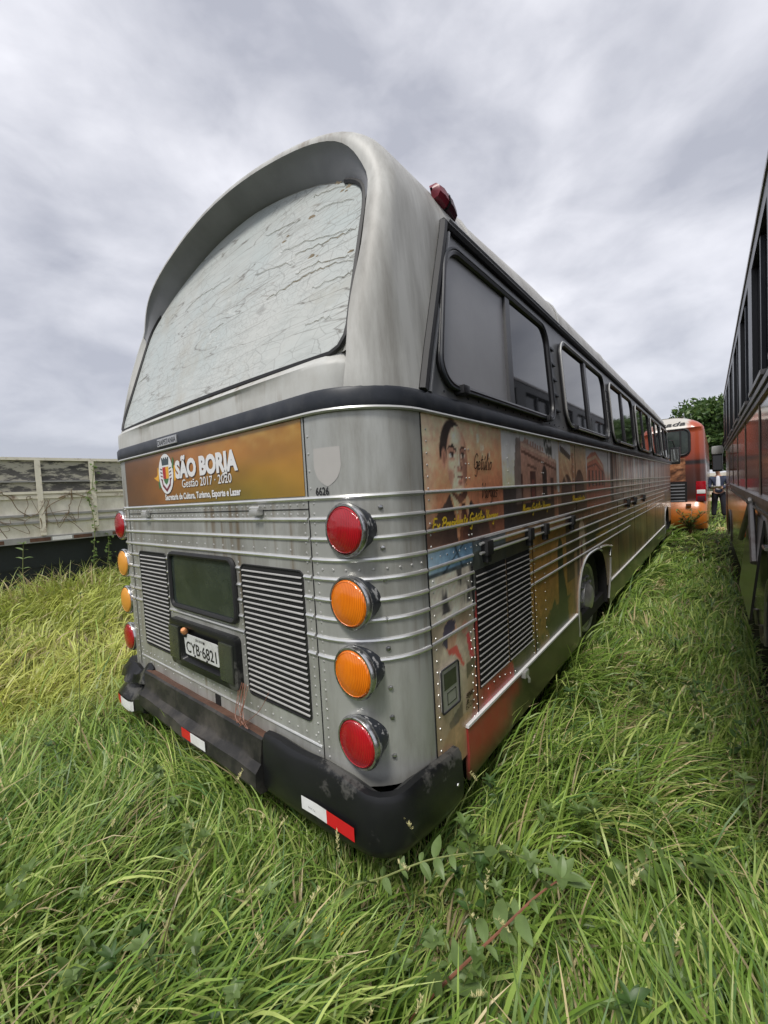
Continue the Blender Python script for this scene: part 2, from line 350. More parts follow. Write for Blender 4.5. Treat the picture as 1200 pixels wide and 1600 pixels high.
# --- rib strips
ZS = [1.66, 1.5804, 1.5036, 1.4245, 1.3517, 1.2719, 1.1973, 1.1204, 1.0455]
def rib(mb, t0, t1, z, r=.0075):
    ts = tr(t0, t1); prof = [(0, z-r*1.3), (r*.75, z-r*.9), (r*1.15, z), (r*.75, z+r*.9), (0, z+r*1.3)]
    mb.grid([[OP(t, q, o) for o, q in prof] for t in ts])
    for t in (t0, t1): mb.add([OP(t, q, o) for o, q in prof], [(0, 1, 2, 3, 4)])
mb = MB()
for i, z in enumerate(ZS):
    if i < 4: segs = [(-1.4, .908), (.922, 1.415)]
    elif i < 8: segs = [(-1.4, -.922), (-.908, -.80), (-.395, -.358), (.365, .402), (.862, .908), (.922, 1.415)]
    else: segs = [(-1.4, -.922), (-.908, -.80), (-.395, .402), (.862, .908), (.922, 1.415)]
    if i == 0: segs = [(-1.4, 1.415)]
    for a, b in segs: mb = MB(); rib(mb, a, b, z); mb.build('rib_strip', MATS['aluminium'], rear)
mb = MB(); rib(mb, -.9, .905, .665, .005); mb.build('rib_strip', MATS['aluminium'], rear)
# --- rivets
RV = []
def rivet(mb, p, n, r=.0052):
    n = Vector(n).normalized(); u = n.orthogonal().normalized(); w = n.cross(u); p = Vector(p); vs = []
    for rr, h in ((r, 0), (r*.75, r*.55)):
        vs += [p+n*h+(u*math.cos(k*math.pi/3)+w*math.sin(k*math.pi/3))*rr for k in range(6)]
    vs.append(p+n*r*.8)
    mb.add(vs, [(k, (k+1) % 6, 6+(k+1) % 6, 6+k) for k in range(6)]+[(6+k, 6+(k+1) % 6, 12) for k in range(6)])
def rv(mb, t, z, off=0, r=.0052):
    x, y, nx, ny = O(t); rivet(mb, (x+nx*off, y+ny*off, z), (nx, ny, 0), r)
mb = MB()
okz = lambda z: all(abs(z-q) > .014 for q in ZS)
for t in (-.945, -.885, .885, .945):
    for z in np.arange(.64, 1.655, .0385):
        if okz(z) and (z > 1.4 or abs(t) > .87): rv(mb, t, z)
for z in np.arange(1.70, 1.96, .066): rv(mb, .932, z)
for z in (1.638, 1.602):
    for t in np.arange(-.87, .88, .044): rv(mb, t, z)
for t in np.arange(-.8, .86, .088): rv(mb, t, 1.455)
for t in np.arange(.97, 1.40, .052): rv(mb, t, 1.388)
for t in np.arange(-.87, .88, .058): rv(mb, t, .70); 
for t in np.arange(-.87, .0, .11): rv(mb, t, .64)
for t in (-.375, .385):
    for z in np.arange(.78, 1.40, .05):
        if okz(z): rv(mb, t, z)
mb.build('rivets', MATS['rivet_metal'], rear)['kind'] = 'stuff'
# --- hinges on the engine door
mb = MB()
for x in (-.6, .585):
    mb.rbox((x-.03, -.035, 1.60), (x+.03, -.002, 1.627), .006); mb.tube([(x-.035, -.02, 1.632), (x+.035, -.02, 1.632)], .009)
    mb.build('door_hinge', MATS['rivet_metal'], rear); mb = MB()
mb = MB(); mb.box((.07, -.004, .60), (.12, .002, .655)); mb.build('tow_slot', MATS['void_black'], rear, smooth=False)
# --- orange sign panel (printed gradient in the print itself)
mb = MB(); xs = np.linspace(-.913, .9, 120); zs = np.linspace(1.672, 1.972, 30); X, Z = np.meshgrid(xs, zs)
mb.grid([[(x, -.0028, z) for x in xs] for z in zs])
u = (X+.913)/1.813; v = (Z-1.672)/.3
c0 = np.array([96, 62, 34.]); c1 = np.array([158, 100, 34.]); c2 = np.array([166, 116, 32.]); cg = np.array([112, 104, 32.])
uu = u[..., None]; colr = np.where(uu < .5, c0+(c1-c0)*(uu/.5), c1+(c2-c1)*((uu-.5)/.5))
g = np.clip(1-np.hypot((u-.72)/.42, (v+.05)/.75), 0, 1)[..., None]*.95; colr = colr*(1-g)+cg*g
nz = fbm(X*5, Z*9)[..., None]; colr = colr*(.86+.28*nz)
fade = np.clip((v-.55)*2.2, 0, 1)*np.clip((u-.45)*2.5, 0, 1)*np.clip(fbm(X*14, Z*22, 2)*3-1.2, 0, 1); colr = colr+(np.array([190, 160, 90])-colr)*(fade[..., None]*.6)
def cols(c): c = lin(np.clip(c, 0, 255)/255.); return np.concatenate([c, np.ones(c.shape[:-1]+(1,))], -1).reshape(-1, 4)
mb.c = cols(colr); mat('sign_print', attr='Col', rough=.35, coat=.15)
sign = mb.build('sign_panel', MATS['sign_print'], BUS)
Y0 = -.0042
mb = MB()
for dx, dz, m in ((.005, -.005, 1), (0, 0, 0)):
    yy = Y0-.0006*(m == 0)
    textmesh(mb, 'SÃO BORJA', (-.185+dx, yy, 1.815+dz), (1, 0, 0), (0, 0, 1), .125, m, fit=.63, bold=.055)
    textmesh(mb, 'Gestão 2017 · 2020', (-.115+dx*.5, yy, 1.757+dz*.5), (1, 0, 0), (0, 0, 1), .062, m, fit=.50, bold=.008)
    textmesh(mb, 'Secretaria de Cultura, Turismo, Esporte e Lazer', (-.335+dx*.4, yy, 1.695+dz*.4), (1, 0, 0), (0, 0, 1), .046, m, fit=.79, bold=.035)
mb.build('lettering', [MATS['letter_white'], MATS['ink_brown']], sign, smooth=False)
mb = MB(); cx, cz = -.305, 1.845
def el(rx, rz, y, m, n=28, ox=0, oz=0): mb.add([(cx+ox+rx*math.cos(a), y, cz+oz+rz*math.sin(a)) for a in np.linspace(0, 2*math.pi, n, endpoint=False)], [tuple(range(n))], m)
def pg(P, y, m): mb.add([(cx+a, y, cz+b) for a, b in P], [tuple(range(len(P)))], m)
el(.094, .117, Y0+.0006, 5, ox=.004, oz=-.004); el(.093, .115, Y0, 0)
pg([(-.042, .05), (.042, .05), (.047, .085), (-.047, .085)], Y0-.0006, 4)
for k in range(4): pg([(-.047+.026*k, .083), (-.031+.026*k, .083), (-.031+.026*k, .094), (-.047+.026*k, .094)], Y0-.0006, 4)
pg([(-.04, .04), (0, .04), (0, -.03), (-.036, -.025)], Y0-.0006, 2); pg([(0.001, .04), (.04, .04), (.036, -.025), (.001, -.03)], Y0-.0006, 1)
pg([(-.034, -.028), (.034, -.028), (.02, -.05), (0, -.062), (-.02, -.05)], Y0-.0006, 3)
for s in (-1, 1):
    for k in range(4): pg([(s*.044, .03-.02*k), (s*.07, .036-.02*k), (s*.07, .029-.02*k), (s*.044, .022-.02*k)], Y0-.0006, 5 if k < 2 else 6)
pg([(-.062, -.03), (-.05, -.03), (-.04, -.058), (0, -.085), (.04, -.058), (.05, -.03), (.062, -.03), (.05, -.07), (0, -.104), (-.05, -.07)], Y0-.0006, 6)
pg([(-.105, .04), (-.092, .045), (-.092, 0), (-.1, -.04), (-.13, -.03), (-.165, -.012), (-.135, -.012), (-.112, .0)], Y0-.0002, 1); pg([(.12, .04), (.105, .04), (.1, 0), (.1, -.045), (.115, -.045), (.128, -.02)], Y0-.0002, 1)
pg([(.095, .09), (.08, .03), (.097, .02), (.11, .07)], Y0-.0002, 3); pg([(-.09, -.03), (-.108, -.05), (-.1, -.085), (-.075, -.07)], Y0-.0002, 3)
mb.build('city_crest', [MATS[k] for k in ('letter_white', 'gold', 'crest_red', 'crest_green', 'crest_blue', 'ink_brown', 'crest_wine')], sign, smooth=False)
# --- dark moulding around rear and sides
mb = MB(); T1 = TS(11.9)
sweep(mb, -T1, T1, [(0, 1.985), (.012, 1.987), (.016, 2.0), (.016, 2.045), (.008, 2.058), (0, 2.06)])
band = mb.build('belt_moulding', MATS['band_navy'], BUS)
mb = MB(); sweep(mb, -T1, T1, [(0, 1.974), (.013, 1.973), (.017, 1.979), (.013, 1.9865), (0, 1.988)]); mb.build('moulding_edge', MATS['rivet_metal'], band)
mb = MB(); mb.rbox((-.345, -.0225, 2.0), (-.105, -.0155, 2.043), .002)
textmesh(mb, 'DIAPSTANIA', (-.338, -.0232, 2.007), (1, 0, 0), (0, 0, 1), .04, 1, fit=.226, bold=.012)
mb.build('maker_badge', [MATS['badge_metal'], MATS['band_navy']], band, smooth=False)
# --- rear dome (fibreglass hood)
def interp_half(P, n): 
    P = catmull(P, 8); d = np.r_[0, np.cumsum([np.linalg.norm(P[i+1]-P[i]) for i in range(len(P)-1)])]
    q = np.linspace(0, d[-1], n); return np.c_[np.interp(q, d, [p[0] for p in P]), np.interp(q, d, [p[1] for p in P])]
NS = 44
low = [(1.25, 2.05), (1.236, 2.2), (1.222, 2.4), (1.208, 2.6), (1.195, 2.8)]
HOOD = interp_half(low+[(1.182, 2.90), (1.15, 3.0), (1.085, 3.10), (.95, 3.19), (.72, 3.268), (.45, 3.325), (.2, 3.356), (0, 3.364)], NS)
ROOF = interp_half(low+[(1.186, 2.9), (1.176, 2.99), (1.15, 3.07), (1.07, 3.15), (.9, 3.22), (.65, 3.275), (.35, 3.32), (.15, 3.335), (0, 3.34)], NS)
GLS = interp_half([(1.03, 2.196), (1.068, 2.212), (1.094, 2.27), (1.086, 2.4), (1.075, 2.6), (1.068, 2.72), (1.06, 2.83), (1.035, 2.92), (.97, 2.985), (.87, 3.035), (.7, 3.115), (.45, 3.19), (.2, 3.24), (0, 3.25)], NS)
def nrm_in(P):
    d = np.gradient(P, axis=0); n = np.c_[-d[:, 1], d[:, 0]]; n /= np.linalg.norm(n, axis=1)[:, None]; n[-1] = (0, -1); return n
NI = nrm_in(HOOD); hz = HOOD[:, 1]
sm = lambda x, a, b: np.clip((x-a)/(b-a), 0, 1)**2*(3-2*np.clip((x-a)/(b-a), 0, 1))
rad = .30*(1-sm(hz, 1.9, 2.65))+.085*sm(hz, 1.9, 2.65)-.04*sm(hz, 3.05, 3.26)
fim = R_(62)+R_(28)*sm(hz, 2.1, 2.6)
yr = np.where(hz < 2.95, .30*np.maximum(hz-2.08, 0), .26-.02*sm(hz, 2.95, 3.45))
def ring(k):   # k 0..1 from side to rear rim
    f = fim*k; P = HOOD+NI*(rad*(1-np.cos(f)))[:, None]; y = yr+rad*(1-np.sin(f)); return np.c_[P[:, 0], y, P[:, 1]]
seam = lambda z: .315+.41*(z-2.07)
def full(half): m_ = half[::-1].copy()[1:]; m_[:, 0] *= -1; return [tuple(p) for p in half]+[tuple(p) for p in m_]
loops = []
ys = np.maximum(yr+rad+.012, np.minimum(seam(hz), .68)); loops.append(np.c_[HOOD[:, 0], ys, hz])
loops += [ring(k) for k in np.linspace(0, 1, 9)]
mb = MB(); mb.grid([full(l) for l in loops])
L3 = loops[-1]
# pillar faces from rim to glass edge, and the dark lining of the hood overhang
def gy(x, z): return .065+.33*(z-2.2)-.035*(1-(x/1.1)**2)
GL = np.c_[GLS[:, 0], gy(GLS[:, 0], GLS[:, 1]), GLS[:, 1]]
k0 = int(np.argmax(hz > 2.2)); kc = int(np.argmax(hz > 2.93))
# re-sample the rim so that it matches the glass samples
q = np.linspace(k0, NS-1, NS); RIM = np.c_[[np.interp(q, np.arange(NS), L3[:, j]) for j in range(3)]].T
mid = RIM*.5+GL*.5; 
lipw = np.clip((RIM[:, 2]-2.75)/.25, 0, 1)[:, None]
inner = GL+(RIM-GL)*np.array([.06, 0, .05])*lipw+np.array([0, -.004, 0])
kk = int(np.argmax(RIM[:, 2] > 2.86))
for sgn in (1, -1):
    A = RIM.copy(); B = inner.copy(); G = GL.copy()
    for a in (A, B, G): a[:, 0] *= sgn
    C_ = A*.55+B*.45+np.array([0, .012, 0])
    mb.grid([[tuple(p) for p in a[:kk+1]] for a in (A, C_, B, G)])
    mb.grid([[tuple(p) for p in a[kk:]] for a in (B, G)])
dome = mb.build('rear_dome', MATS['fibreglass'], BUS, auto=50)
mb = MB()
for sgn in (1, -1):
    A = RIM[kk:].copy(); B = inner[kk:].copy()
    for a in (A, B): a[:, 0] *= sgn
    rows = [A, A*.93+B*.07+np.array([0, .010, -.002]), A*.66+B*.34+np.array([0, .006, .0]), A*.3+B*.7, B]
    mb.grid([[tuple(p) for p in a] for a in rows])
mb.build('hood_lining', MATS['hood_grey'], dome, auto=60)
# sill under the glass
mb = MB(); xs = np.linspace(-1.13, 1.13, 41)
def oy(x): a = abs(x); return 0 if a < .95 else .3-math.sqrt(max(0, .09-(min(a, 1.24)-.95)**2))
rows = []
for z, k in ((2.05, -.004), (2.10, -.003), (2.145, .0), (2.158, .006), (2.172, .022), (2.2, .052), (2.225, .07)):
    rows.append([(x, .07*max(0, (abs(x)-1.03)/.1)**2+max(oy(x)*(1-.6*(z-2.05)/.17)+k, k) - (.02*(1-(x/1.1)**2) if z > 2.15 else 0), z) for x in xs])
mb.grid(rows); mb.build('rear_sill', MATS['rear_sill'], dome, auto=40)
mb = MB(); rows = []
for j in range(NS):
    x0, y, z = GL[j]; rows.append([(x, gy(x, z)-.006, z) for x in np.linspace(-x0, x0, 31)])
mb.grid(rows); mb.build('rear_window', MATS['flaking_white_film'], dome)
mb = MB(); kg = int(np.argmax(GL[:, 2] > 3.02))
gp = [tuple(p+np.array([.004, -.008, 0])) for p in GL[0:kg]]
bot = [(x, gy(x, 2.196)-.008, 2.196) for x in np.linspace(-1.0, 1.0, 30)]
lp = [(-a, b, c) for a, b, c in gp]
mb.tube(lp[::-1]+bot+gp, .012, 6); mb.build('window_gasket', MATS['rubber'], dome)
CRK = [[(.708,2.665),(.852,2.651),(1.06,2.595)],[(.5,2.606),(.615,2.612),(.783,2.619),(.937,2.607),(1.075,2.578)],[(.542,2.842),(.816,2.791),(1.02,2.732)],[(.664,2.77),(.905,2.74),(1.045,2.724)],[(.72,3.05),(.75,3.046),(1.0,2.973)],[(.727,2.973),(1.0,2.888)],[(.845,2.367),(.925,2.369),(.998,2.354)],[(-.45,2.885),(-.283,2.913),(-.136,2.902),(.1,2.89)],[(-1.022,2.534),(-.857,2.552)],[(.01,2.593),(.15,2.604)],[(.843,2.541),(1.026,2.522),(1.075,2.536)],[(.352,2.801),(.668,2.73)],[(.371,3.013),(.643,2.966)]]
rdk = random.Random(5); mb = MB()
for ci, c in enumerate(CRK):
    big = ci in (0, 1, 3); P = catmull(c, 9); P = [(a+rdk.gauss(0, .004), b+rdk.gauss(0, .0045)) for a, b in P]; n = len(P)
    wd = [(.0024 if big else .0011)*rdk.uniform(.15, 1.3)*math.sin(math.pi*(k+.6)/(n+.2)) for k in range(n)]
    mb.grid([[(a, gy(a, b+o*w_)-.0075, b+o*w_) for (a, b), w_ in zip(P, wd)] for o in (-1, .25)], 0)
    mb.grid([[(a, gy(a, b+o*w_)-.0078-(.002 if o > .7 else 0), b+o*w_) for (a, b), w_ in zip(P, wd)] for o in (.25, 1.1)], 1)
for k in range(16):
    a, b = rdk.choice([(.86, 3.03), (.93, 2.98), (.75, 2.93), (.95, 2.78), (-.27, 2.91), (.55, 2.9), (.8, 2.7), (.98, 2.62)]); a += rdk.gauss(0, .03); b += rdk.gauss(0, .012); r_ = rdk.uniform(.008, .022)
    mb.add([(a+r_*1.5*math.cos(q)*rdk.uniform(.5, 1), gy(a, b)-.0072, b+r_*.5*math.sin(q)*rdk.uniform(.4, 1)) for q in np.linspace(0, 6, 9)], [tuple(range(9))], 0)
mat('old_glue', (.27, .215, .14), .7, var=.4, vscale=25); mat('film_edge', (.66, .66, .62), .6)
mb.build('flaking_cracks', [MATS['old_glue'], MATS['film_edge']], dome, smooth=False)['kind'] = 'stuff'
# --- roof
mb = MB(); rows = []; j0 = int(np.argmax(ROOF[:, 1] > 2.86))
for y in (.0, .9, 1.15, 1.5, 2, 4, 6, 8, 10, 11.2, 11.7, 12.05):
    f = float(sm(np.array(y), .75, 2.4)); P = HOOD*(1-f)+ROOF*f; e = float(sm(np.array(y), 11.0, 12.3)); 
    P = P.copy(); P[:, 1] = P[:, 1]-e*np.maximum(P[:, 1]-2.7, 0)*.6
    if y == 0: h = np.c_[P[j0:, 0], np.minimum(ys[j0:], .8), P[j0:, 1]]
    else: h = np.c_[P[j0:, 0], np.full(NS-j0, y), P[j0:, 1]]
    rows.append(full(h))
mb.grid(rows)
roof = mb.build('roof', MATS['roof_paint'], BUS, auto=60)
mb = MB()
for y in (.98, 2.45, 4.2, 5.95, 7.7, 9.45):
    f = float(sm(np.array(y), .75, 2.4)); P = HOOD*(1-f)+ROOF*f
    mb.tube([(p[0]*1.002, y, p[1]+.002) for p in P[j0:j0+18]], .006, 5)
    mb.build('roof_joint', MATS['rivet_metal'], roof); mb = MB()
# --- window zone walls
xw = lambda z: float(np.interp(z, [p[1] for p in low]+[2.94], [p[0] for p in low]+[1.178]))
for sg in (1, -1):
    mb = MB(); rows = []
    for z in (2.05, 2.2, 2.4, 2.6, 2.8, 2.9): rows.append([(sg*(xw(z)-.006), y, z) for y in [seam(z), 1.5, 3, 6, 9, 11.6-.25*(z-2)]])
    mb.grid(rows); wall = mb.build('window_wall', MATS['window_band'], BUS)
    mb = MB(); mb.tube([(sg*(xw(z)+.006), seam(z)+.012, z) for z in np.linspace(2.06, 2.88, 12)], .022, 6)
    mb.tube([(sg*(xw(2.88)+.004), y, 2.885) for y in (.66, 1, 3, 6, 9, 11.4)], .02, 6)
    mb.build('edge_moulding', MATS['rubber'], wall)
    mb = MB(); mb.tube([(sg*(xw(z)+.008), seam(z)+.062, z) for z in np.linspace(2.06, 2.85, 12)], .009, 6)
    mb.tube([(sg*(xw(2.93)+.006), y, 2.925) for y in (.72, 1, 3, 6, 9, 11.3)], .011, 6)
    mb.build('drip_rail', MATS['window_band'], wall)
    mb = MB()
    for y in np.arange(.5, 11.4, .11): rivet(mb, (sg*(xw(2.085)+.0), y, 2.085), (sg, 0, .1), .006)
    mb.build('rivets', MATS['band_navy'], wall)['kind'] = 'stuff'
    for ya in (2.15, 4.08, 5.98, 7.83, 9.62):
        for z in np.arange(2.2, 2.72, .115): mb = MB(); mb.rbox((sg*xw(z)-.012, ya-.06, z-.008), (sg*xw(z)+.012, ya+.06, z+.008), .003); mb.build('pillar_louvre', MATS['band_navy'], wall)
WIN = [(.50, 2.02), (2.34, 3.90), (4.20, 5.80), (6.12, 7.62), (7.98, 9.42), (9.75, 11.15)]
def side_window(sg, y0, y1, first=False):
    z0, z1 = 2.115, 2.765; r = .13
    if first: y0 = .455
    path = rrect(y0, y1, z0, z1, r, 6); sl = .17 if first else .0
    sk = lambda y, z: y+sl*(z-z0)/.65*max(0, (y1-y)/(y1-y0))
    pt = lambda y, z, o: (sg*(xw(z)+o), sk(y, z), z)
    f = MB(); f.tube([pt(y, z, .012) for y, z in path], .017, 8, closed=True)
    ob = f.build('side_window', MATS['black_trim'], BUS)
    f = MB(); f.tube([pt(y, z, .024) for y, z in rrect(y0-.012, y1+.012, z0-.012, z1+.012, r, 6)], .007, 6, closed=True)
    f.build('window_frame', MATS['rivet_metal'] if not first else MATS['band_navy'], ob)
    ym = y0+(y1-y0)*.50
    a = MB(); half = [(y, z) for y, z in path if y <= ym]; 
    zs_ = np.linspace(z0+.01, z1-.01, 12)
    def span(z):
        d = 0
        if z < z0+r: d = r-math.sqrt(max(0, r*r-(z0+r-z)**2))
        if z > z1-r: d = r-math.sqrt(max(0, r*r-(z-z1+r)**2))
        return d
    a.grid([[pt(y, z, .004) for y in np.linspace(y0+span(z), ym+.02, 5)] for z in zs_]); a.build('fixed_pane', MATS['frosted_pane'] if first else MATS['tinted_glass'], ob)
    a = MB(); a.grid([[pt(y, z, .010) for y in np.linspace(ym-.01, y1-span(z), 5)] for z in zs_]); a.build('sliding_pane', MATS['tinted_glass'], ob)
    a = MB(); a.grid([[pt(ym+dy, z, o) for dy, o in ((-.045, 0), (-.04, .02), (.03, .02), (.035, 0))] for z in zs_]); a.build('mullion', MATS['black_trim'], ob)
    for y in (y0+.17, y1-.2):
        a = MB(); a.rbox((sg*xw(z0)+.0, y-.03, z0-.03), (sg*xw(z0)+.05, y+.03, z0+.008), .006); a.build('frame_clip', MATS['black_trim'], ob)
for sg in (1, -1):
    for i, (a, b) in enumerate(WIN): side_window(sg, a, b, i == 0)
# --- clearance lamp on the roof edge
mb = MB(); bx, by_, bz_ = 1.155, .745, 3.035
sec = lambda s, y, dz: [(bx-.02+o*s*.8, .745+(y-.745)*.85, bz_+dz+h*s*.8) for o, h in ((0, -.05), (.045, -.045), (.065, -.02), (.06, .02), (.035, .045), (-.02, .05))]
mb.grid([sec(.2, .645, .02), sec(.85, .66, .015), sec(1, .70, .01), sec(1, .74, 0)], 0, True); mb.grid([sec(1.06, .74, 0), sec(1.06, .755, 0)], 1, True); mb.grid([sec(1, .755, 0), sec(1, .79, -.005), sec(.8, .85, -.02), sec(.25, .885, -.03)], 2, True)
mat('lens_old_red', (.2, .02, .035), .35, var=.3, vscale=20); mat('lens_dark_red', (.06, .012, .02), .4)
mb.build('clearance_lamp', [MATS['lens_old_red'], MATS['void_black'], MATS['lens_dark_red']], BUS)
# --- tail lights
def taillight(x, z, lens, sg):
    y0 = .020; m = MB()
    m.lathe([(.060, -.13), (.083, -.045), (.095, -.012), (.097, .0)], (x, y0, z), (0, -1, 0), 28, cap=False)
    ob = m.build('taillight', MATS['housing'], BUS)
    m = MB(); m.lathe([(.096, -.005), (.101, .004), (.101, .014), (.096, .022), (.089, .022), (.086, .012)], (x, y0, z), (0, -1, 0), 32, cap=False); m.build('bezel', MATS['chrome'], ob)
    m = MB(); m.lathe([(.089, .012), (.086, .022), (.081, .027), (.0795, .0255), (.06, .033), (.04, .037), (.02, .039), (.001, .0395)], (x, y0, z), (0, -1, 0), 32); m.build('lens', MATS[lens], ob)
    for dz in (-.075, .075):
        m = MB()
        xx = abs(x)+.085; t = .95+.3*math.asin(min(1, (xx-.95)/.3)); rv(m, sg*t, z+dz, 0, .011); m.build('screw', MATS['chrome'], ob)
for sg in (1, -1):
    for z, l in zip((1.5407, 1.2728, 1.0111, .747), ('lens_red', 'lens_amber' if sg > 0 else 'lens_faded', 'lens_amber' if sg > 0 else 'lens_faded', 'lens_red')): taillight(sg*(1.098 if sg > 0 else 1.112), z, l, sg)
m = MB(); m.lathe([(.045, -.02), (.06, .01), (.062, .04), (.05, .062), (.025, .072), (.001, .075)], OP(-1.30, 1.735), (-.85, -.5, 0), 20); m.build('marker_lamp', MATS['bumper_black'], BUS)
# --- grilles and rear hatch glass
def grille(x0, x1, z0, z1, n):
    m = MB(); P = rrect(x0, x1, z0, z1, .022, 4); m.prism([(a, -.0015, b) for a, b in P], (0, .02, 0)); ob = m.build('engine_grille', MATS['void_black'], BUS)
    m = MB(); m.tube([(a, -.002, b) for a, b in rrect(x0-.002, x1+.002, z0-.002, z1+.002, .022, 4)], .004, 5, closed=True); m.build('grille_rim', MATS['black_trim'], ob)
    m = MB(); p = (z1-z0-.02)/n
    for k in range(n):
        z = z1-.012-p*(k+.5)
        m.add([(x, y, q) for x in (x0+.004, x1-.004) for y, q in ((-.003, z+.003), (-.0065, z-.0005), (-.007, z-.0038), (-.0035, z-.001))], [(0, 1, 2, 3), (7, 6, 5, 4), (0, 4, 5, 1), (1, 5, 6, 2), (2, 6, 7, 3), (3, 7, 4, 0)])
    m.build('grille_slats', MATS['slat'], ob, smooth=False)
grille(-.79, -.405, .765, 1.375, 24); grille(.41, .85, .755, 1.37, 24)
m = MB(); P = rrect(-.335, .345, 1.088, 1.382, .035, 5); m.prism([(a, -.004, b) for a, b in P], (0, .006, 0)); hatch = m.build('engine_hatch_window', MATS['pane_green'], BUS)
m = MB(); m.tube([(a, -.008, b) for a, b in rrect(-.34, .35, 1.083, 1.387, .04, 6)], .014, 8, closed=True); m.build('window_seal', MATS['rubber'], hatch)
# --- plate panel
m = MB()
P = rrect(-.362, .357, .748, 1.012, .03, 5); I = rrect(-.215, .205, .79, .985, .02, 5)
m.grid([[(a, 0.0, b) for a, b in P], [(a*.995, -.03, b) for a, b in P], [(a, -.034, b) for a, b in rrect(-.35, .345, .76, 1.0, .028, 5)], [(a, -.034, b) for a, b in I], [(a, -.012, b) for a, b in rrect(-.2, .19, .80, .975, .015, 5)]], closed=True)
m.add([(a, -.012, b) for a, b in rrect(-.2, .19, .80, .975, .015, 5)], [tuple(range(24))])
pp = m.build('plate_panel', MATS['bumper_black'], BUS, auto=30)
m = MB()
for a, b in ((-.345, -.228), (.215, .335)):
    m.rbox((a, -.044, .785), (b, -.03, .975), .006)
    m.build('reversing_lens', MATS['smoke_lens'], pp); m = MB()
m = MB(); a, b = -.172, .190
tl = lambda u, v: Vector((a+(b-a)*u, -.03-.004*v, .832+.118*v))
m.add([tl(u, v)+Vector((0, d, 0)) for d in (0, .004) for u, v in rrect(0, 1, 0, 1, .05, 3)], [tuple(range(16)), tuple(range(16, 32))[::-1]]+[(i, (i+1) % 16, 16+(i+1) % 16, 16+i) for i in range(16)], 0)
yd = Vector((0, -.004, .118)).normalized()
textmesh(m, 'CYB·6821', tl(.045, .14)+Vector((0, -.0012, 0)), (1, 0, 0), yd, .088, 1, fit=.325, bold=.012)
textmesh(m, 'SÃO BORJA', tl(.36, .80)+Vector((0, -.0012, 0)), (1, 0, 0), yd, .02, 1, fit=.1)
for u, v in ((.62, .85), (.3, .07), (.66, .06)): m.lathe([(.0065, 0), (.005, .004), (.001, .005)], tl(u, v), (0, -1, 0), 10, 1)
m.build('number_plate', [MATS['plate_white'], MATS['ink_black']], pp, smooth=False)
m = MB(); m.lathe([(.015, 0), (.017, .022), (.012, .032)], (-.15, -.034, .955), (.2, -.4, .6), 12, 0); m.lathe([(.019, -.016), (.019, .002)], (-.15, -.034, .955), (.2, -.4, .6), 12, 1); m.build('plate_lamp', [MATS['lamp_orange'], MATS['rubber']], pp)
# --- bumpers
def stickers(par, quads):
    for q, red in quads:
        m = MB(); m.prism(q, (0, -.0015, 0)); s = m.build('reflective_sticker', MATS['sticker_red' if red else 'sticker_white'], par, smooth=False)
BP = [(x, 0.0, 0, -1) for x in np.linspace(.572, 1.155, 9)]+[(1.155+.075*math.sin(q), .075-.075*math.cos(q), math.sin(q), -math.cos(q)) for q in np.linspace(.15, 1.57, 8)]+[(1.23, y, 1, 0) for y in np.linspace(.105, .43, 8)]
BS = np.r_[0, np.cumsum([math.hypot(BP[k+1][0]-BP[k][0], BP[k+1][1]-BP[k][1]) for k in range(len(BP)-1)])]
def BO(sv, z, off):
    a = [np.interp(sv, BS, [b[k] for b in BP]) for k in range(4)]; l = math.hypot(a[2], a[3]); return (a[0]+a[2]/l*off, a[1]+a[3]/l*off, z)
SCN = BS[9]+.05      # arc length at the corner
def bprof(sv):
    e = np.clip((sv-.45)/.6, 0, 1); zt = .632-.025*math.exp(-((sv-SCN)/.10)**2)-.065*np.clip((sv-SCN)/.35, 0, 1)+.004*math.sin(sv*21); zb = .355+.025*math.exp(-((sv-SCN)/.16)**2)-.03*np.clip((sv-SCN-.05)/.3, 0, 1); w = .007*math.sin(sv*9)*(1-e)
    return [(-.02, zt-.03), (.02, zt+.002), (.045, zt), (.058+w*.4, zt-.02), (.064+w, (zt+zb)/2), (.062, zb+.05), (.048, zb+.012), (.03, zb-.003), (-.02, zb+.004)]
bsv = np.linspace(0, BS[-1], 40); m = MB(); m.grid([[BO(t, z, o) for o, z in bprof(t)] for t in bsv], closed=True)
for t in (bsv[0], bsv[-1]): m.add([BO(t, z, o) for o, z in bprof(t)], [tuple(range(9))])
bR = m.build('bumper', MATS['bumper_black'], BUS, auto=40)
m = MB()
for t0, t1, mm in ((.272, .412, 0), (.412, .556, 1)):
    tt = np.linspace(t0, t1, 6); m.grid([[BO(t, z, .0705+max(0, .007*math.sin(t*9)*(1-np.clip((t-.45)/.6, 0, 1)))) for t in tt] for z in (.432, .486)], mm)
textmesh(m, 'DOT C2', BO(.315, .455, .0775), (1, 0, 0), (0, 0, 1), .009, 2, fit=.04)
m.build('reflective_sticker', [MATS['sticker_white'], MATS['sticker_red'], MATS['ink_black']], bR)
rvm = MB(); rivet(rvm, BO(BS[-1]-.05, .44, .062), (1, 0, 0), .010); rvm.build('bolt', MATS['chrome'], bR)
m = MB(); xs = np.linspace(-.72, .565, 24)
def cprof(x):
    d = .008*math.sin(x*7)+.006*math.sin(x*19); k = .012*math.exp(-((x+.05)/.18)**2)
    return [(.03, .56), (.0, .598+d*.3), (-.048, .612+d*.2), (-.058, .603), (-.066+d*.5, .515), (-.07, .50), (-.10-k, .475+d*.4), (-.104-k, .41), (-.08, .368), (-.02, .36)]
m.grid([[(x, y, z) for y, z in cprof(x)] for x in xs], 0, closed=True); 
for i, f in enumerate(m.f):
    j = i % 10
    if j == 1: m.m[i] = 1
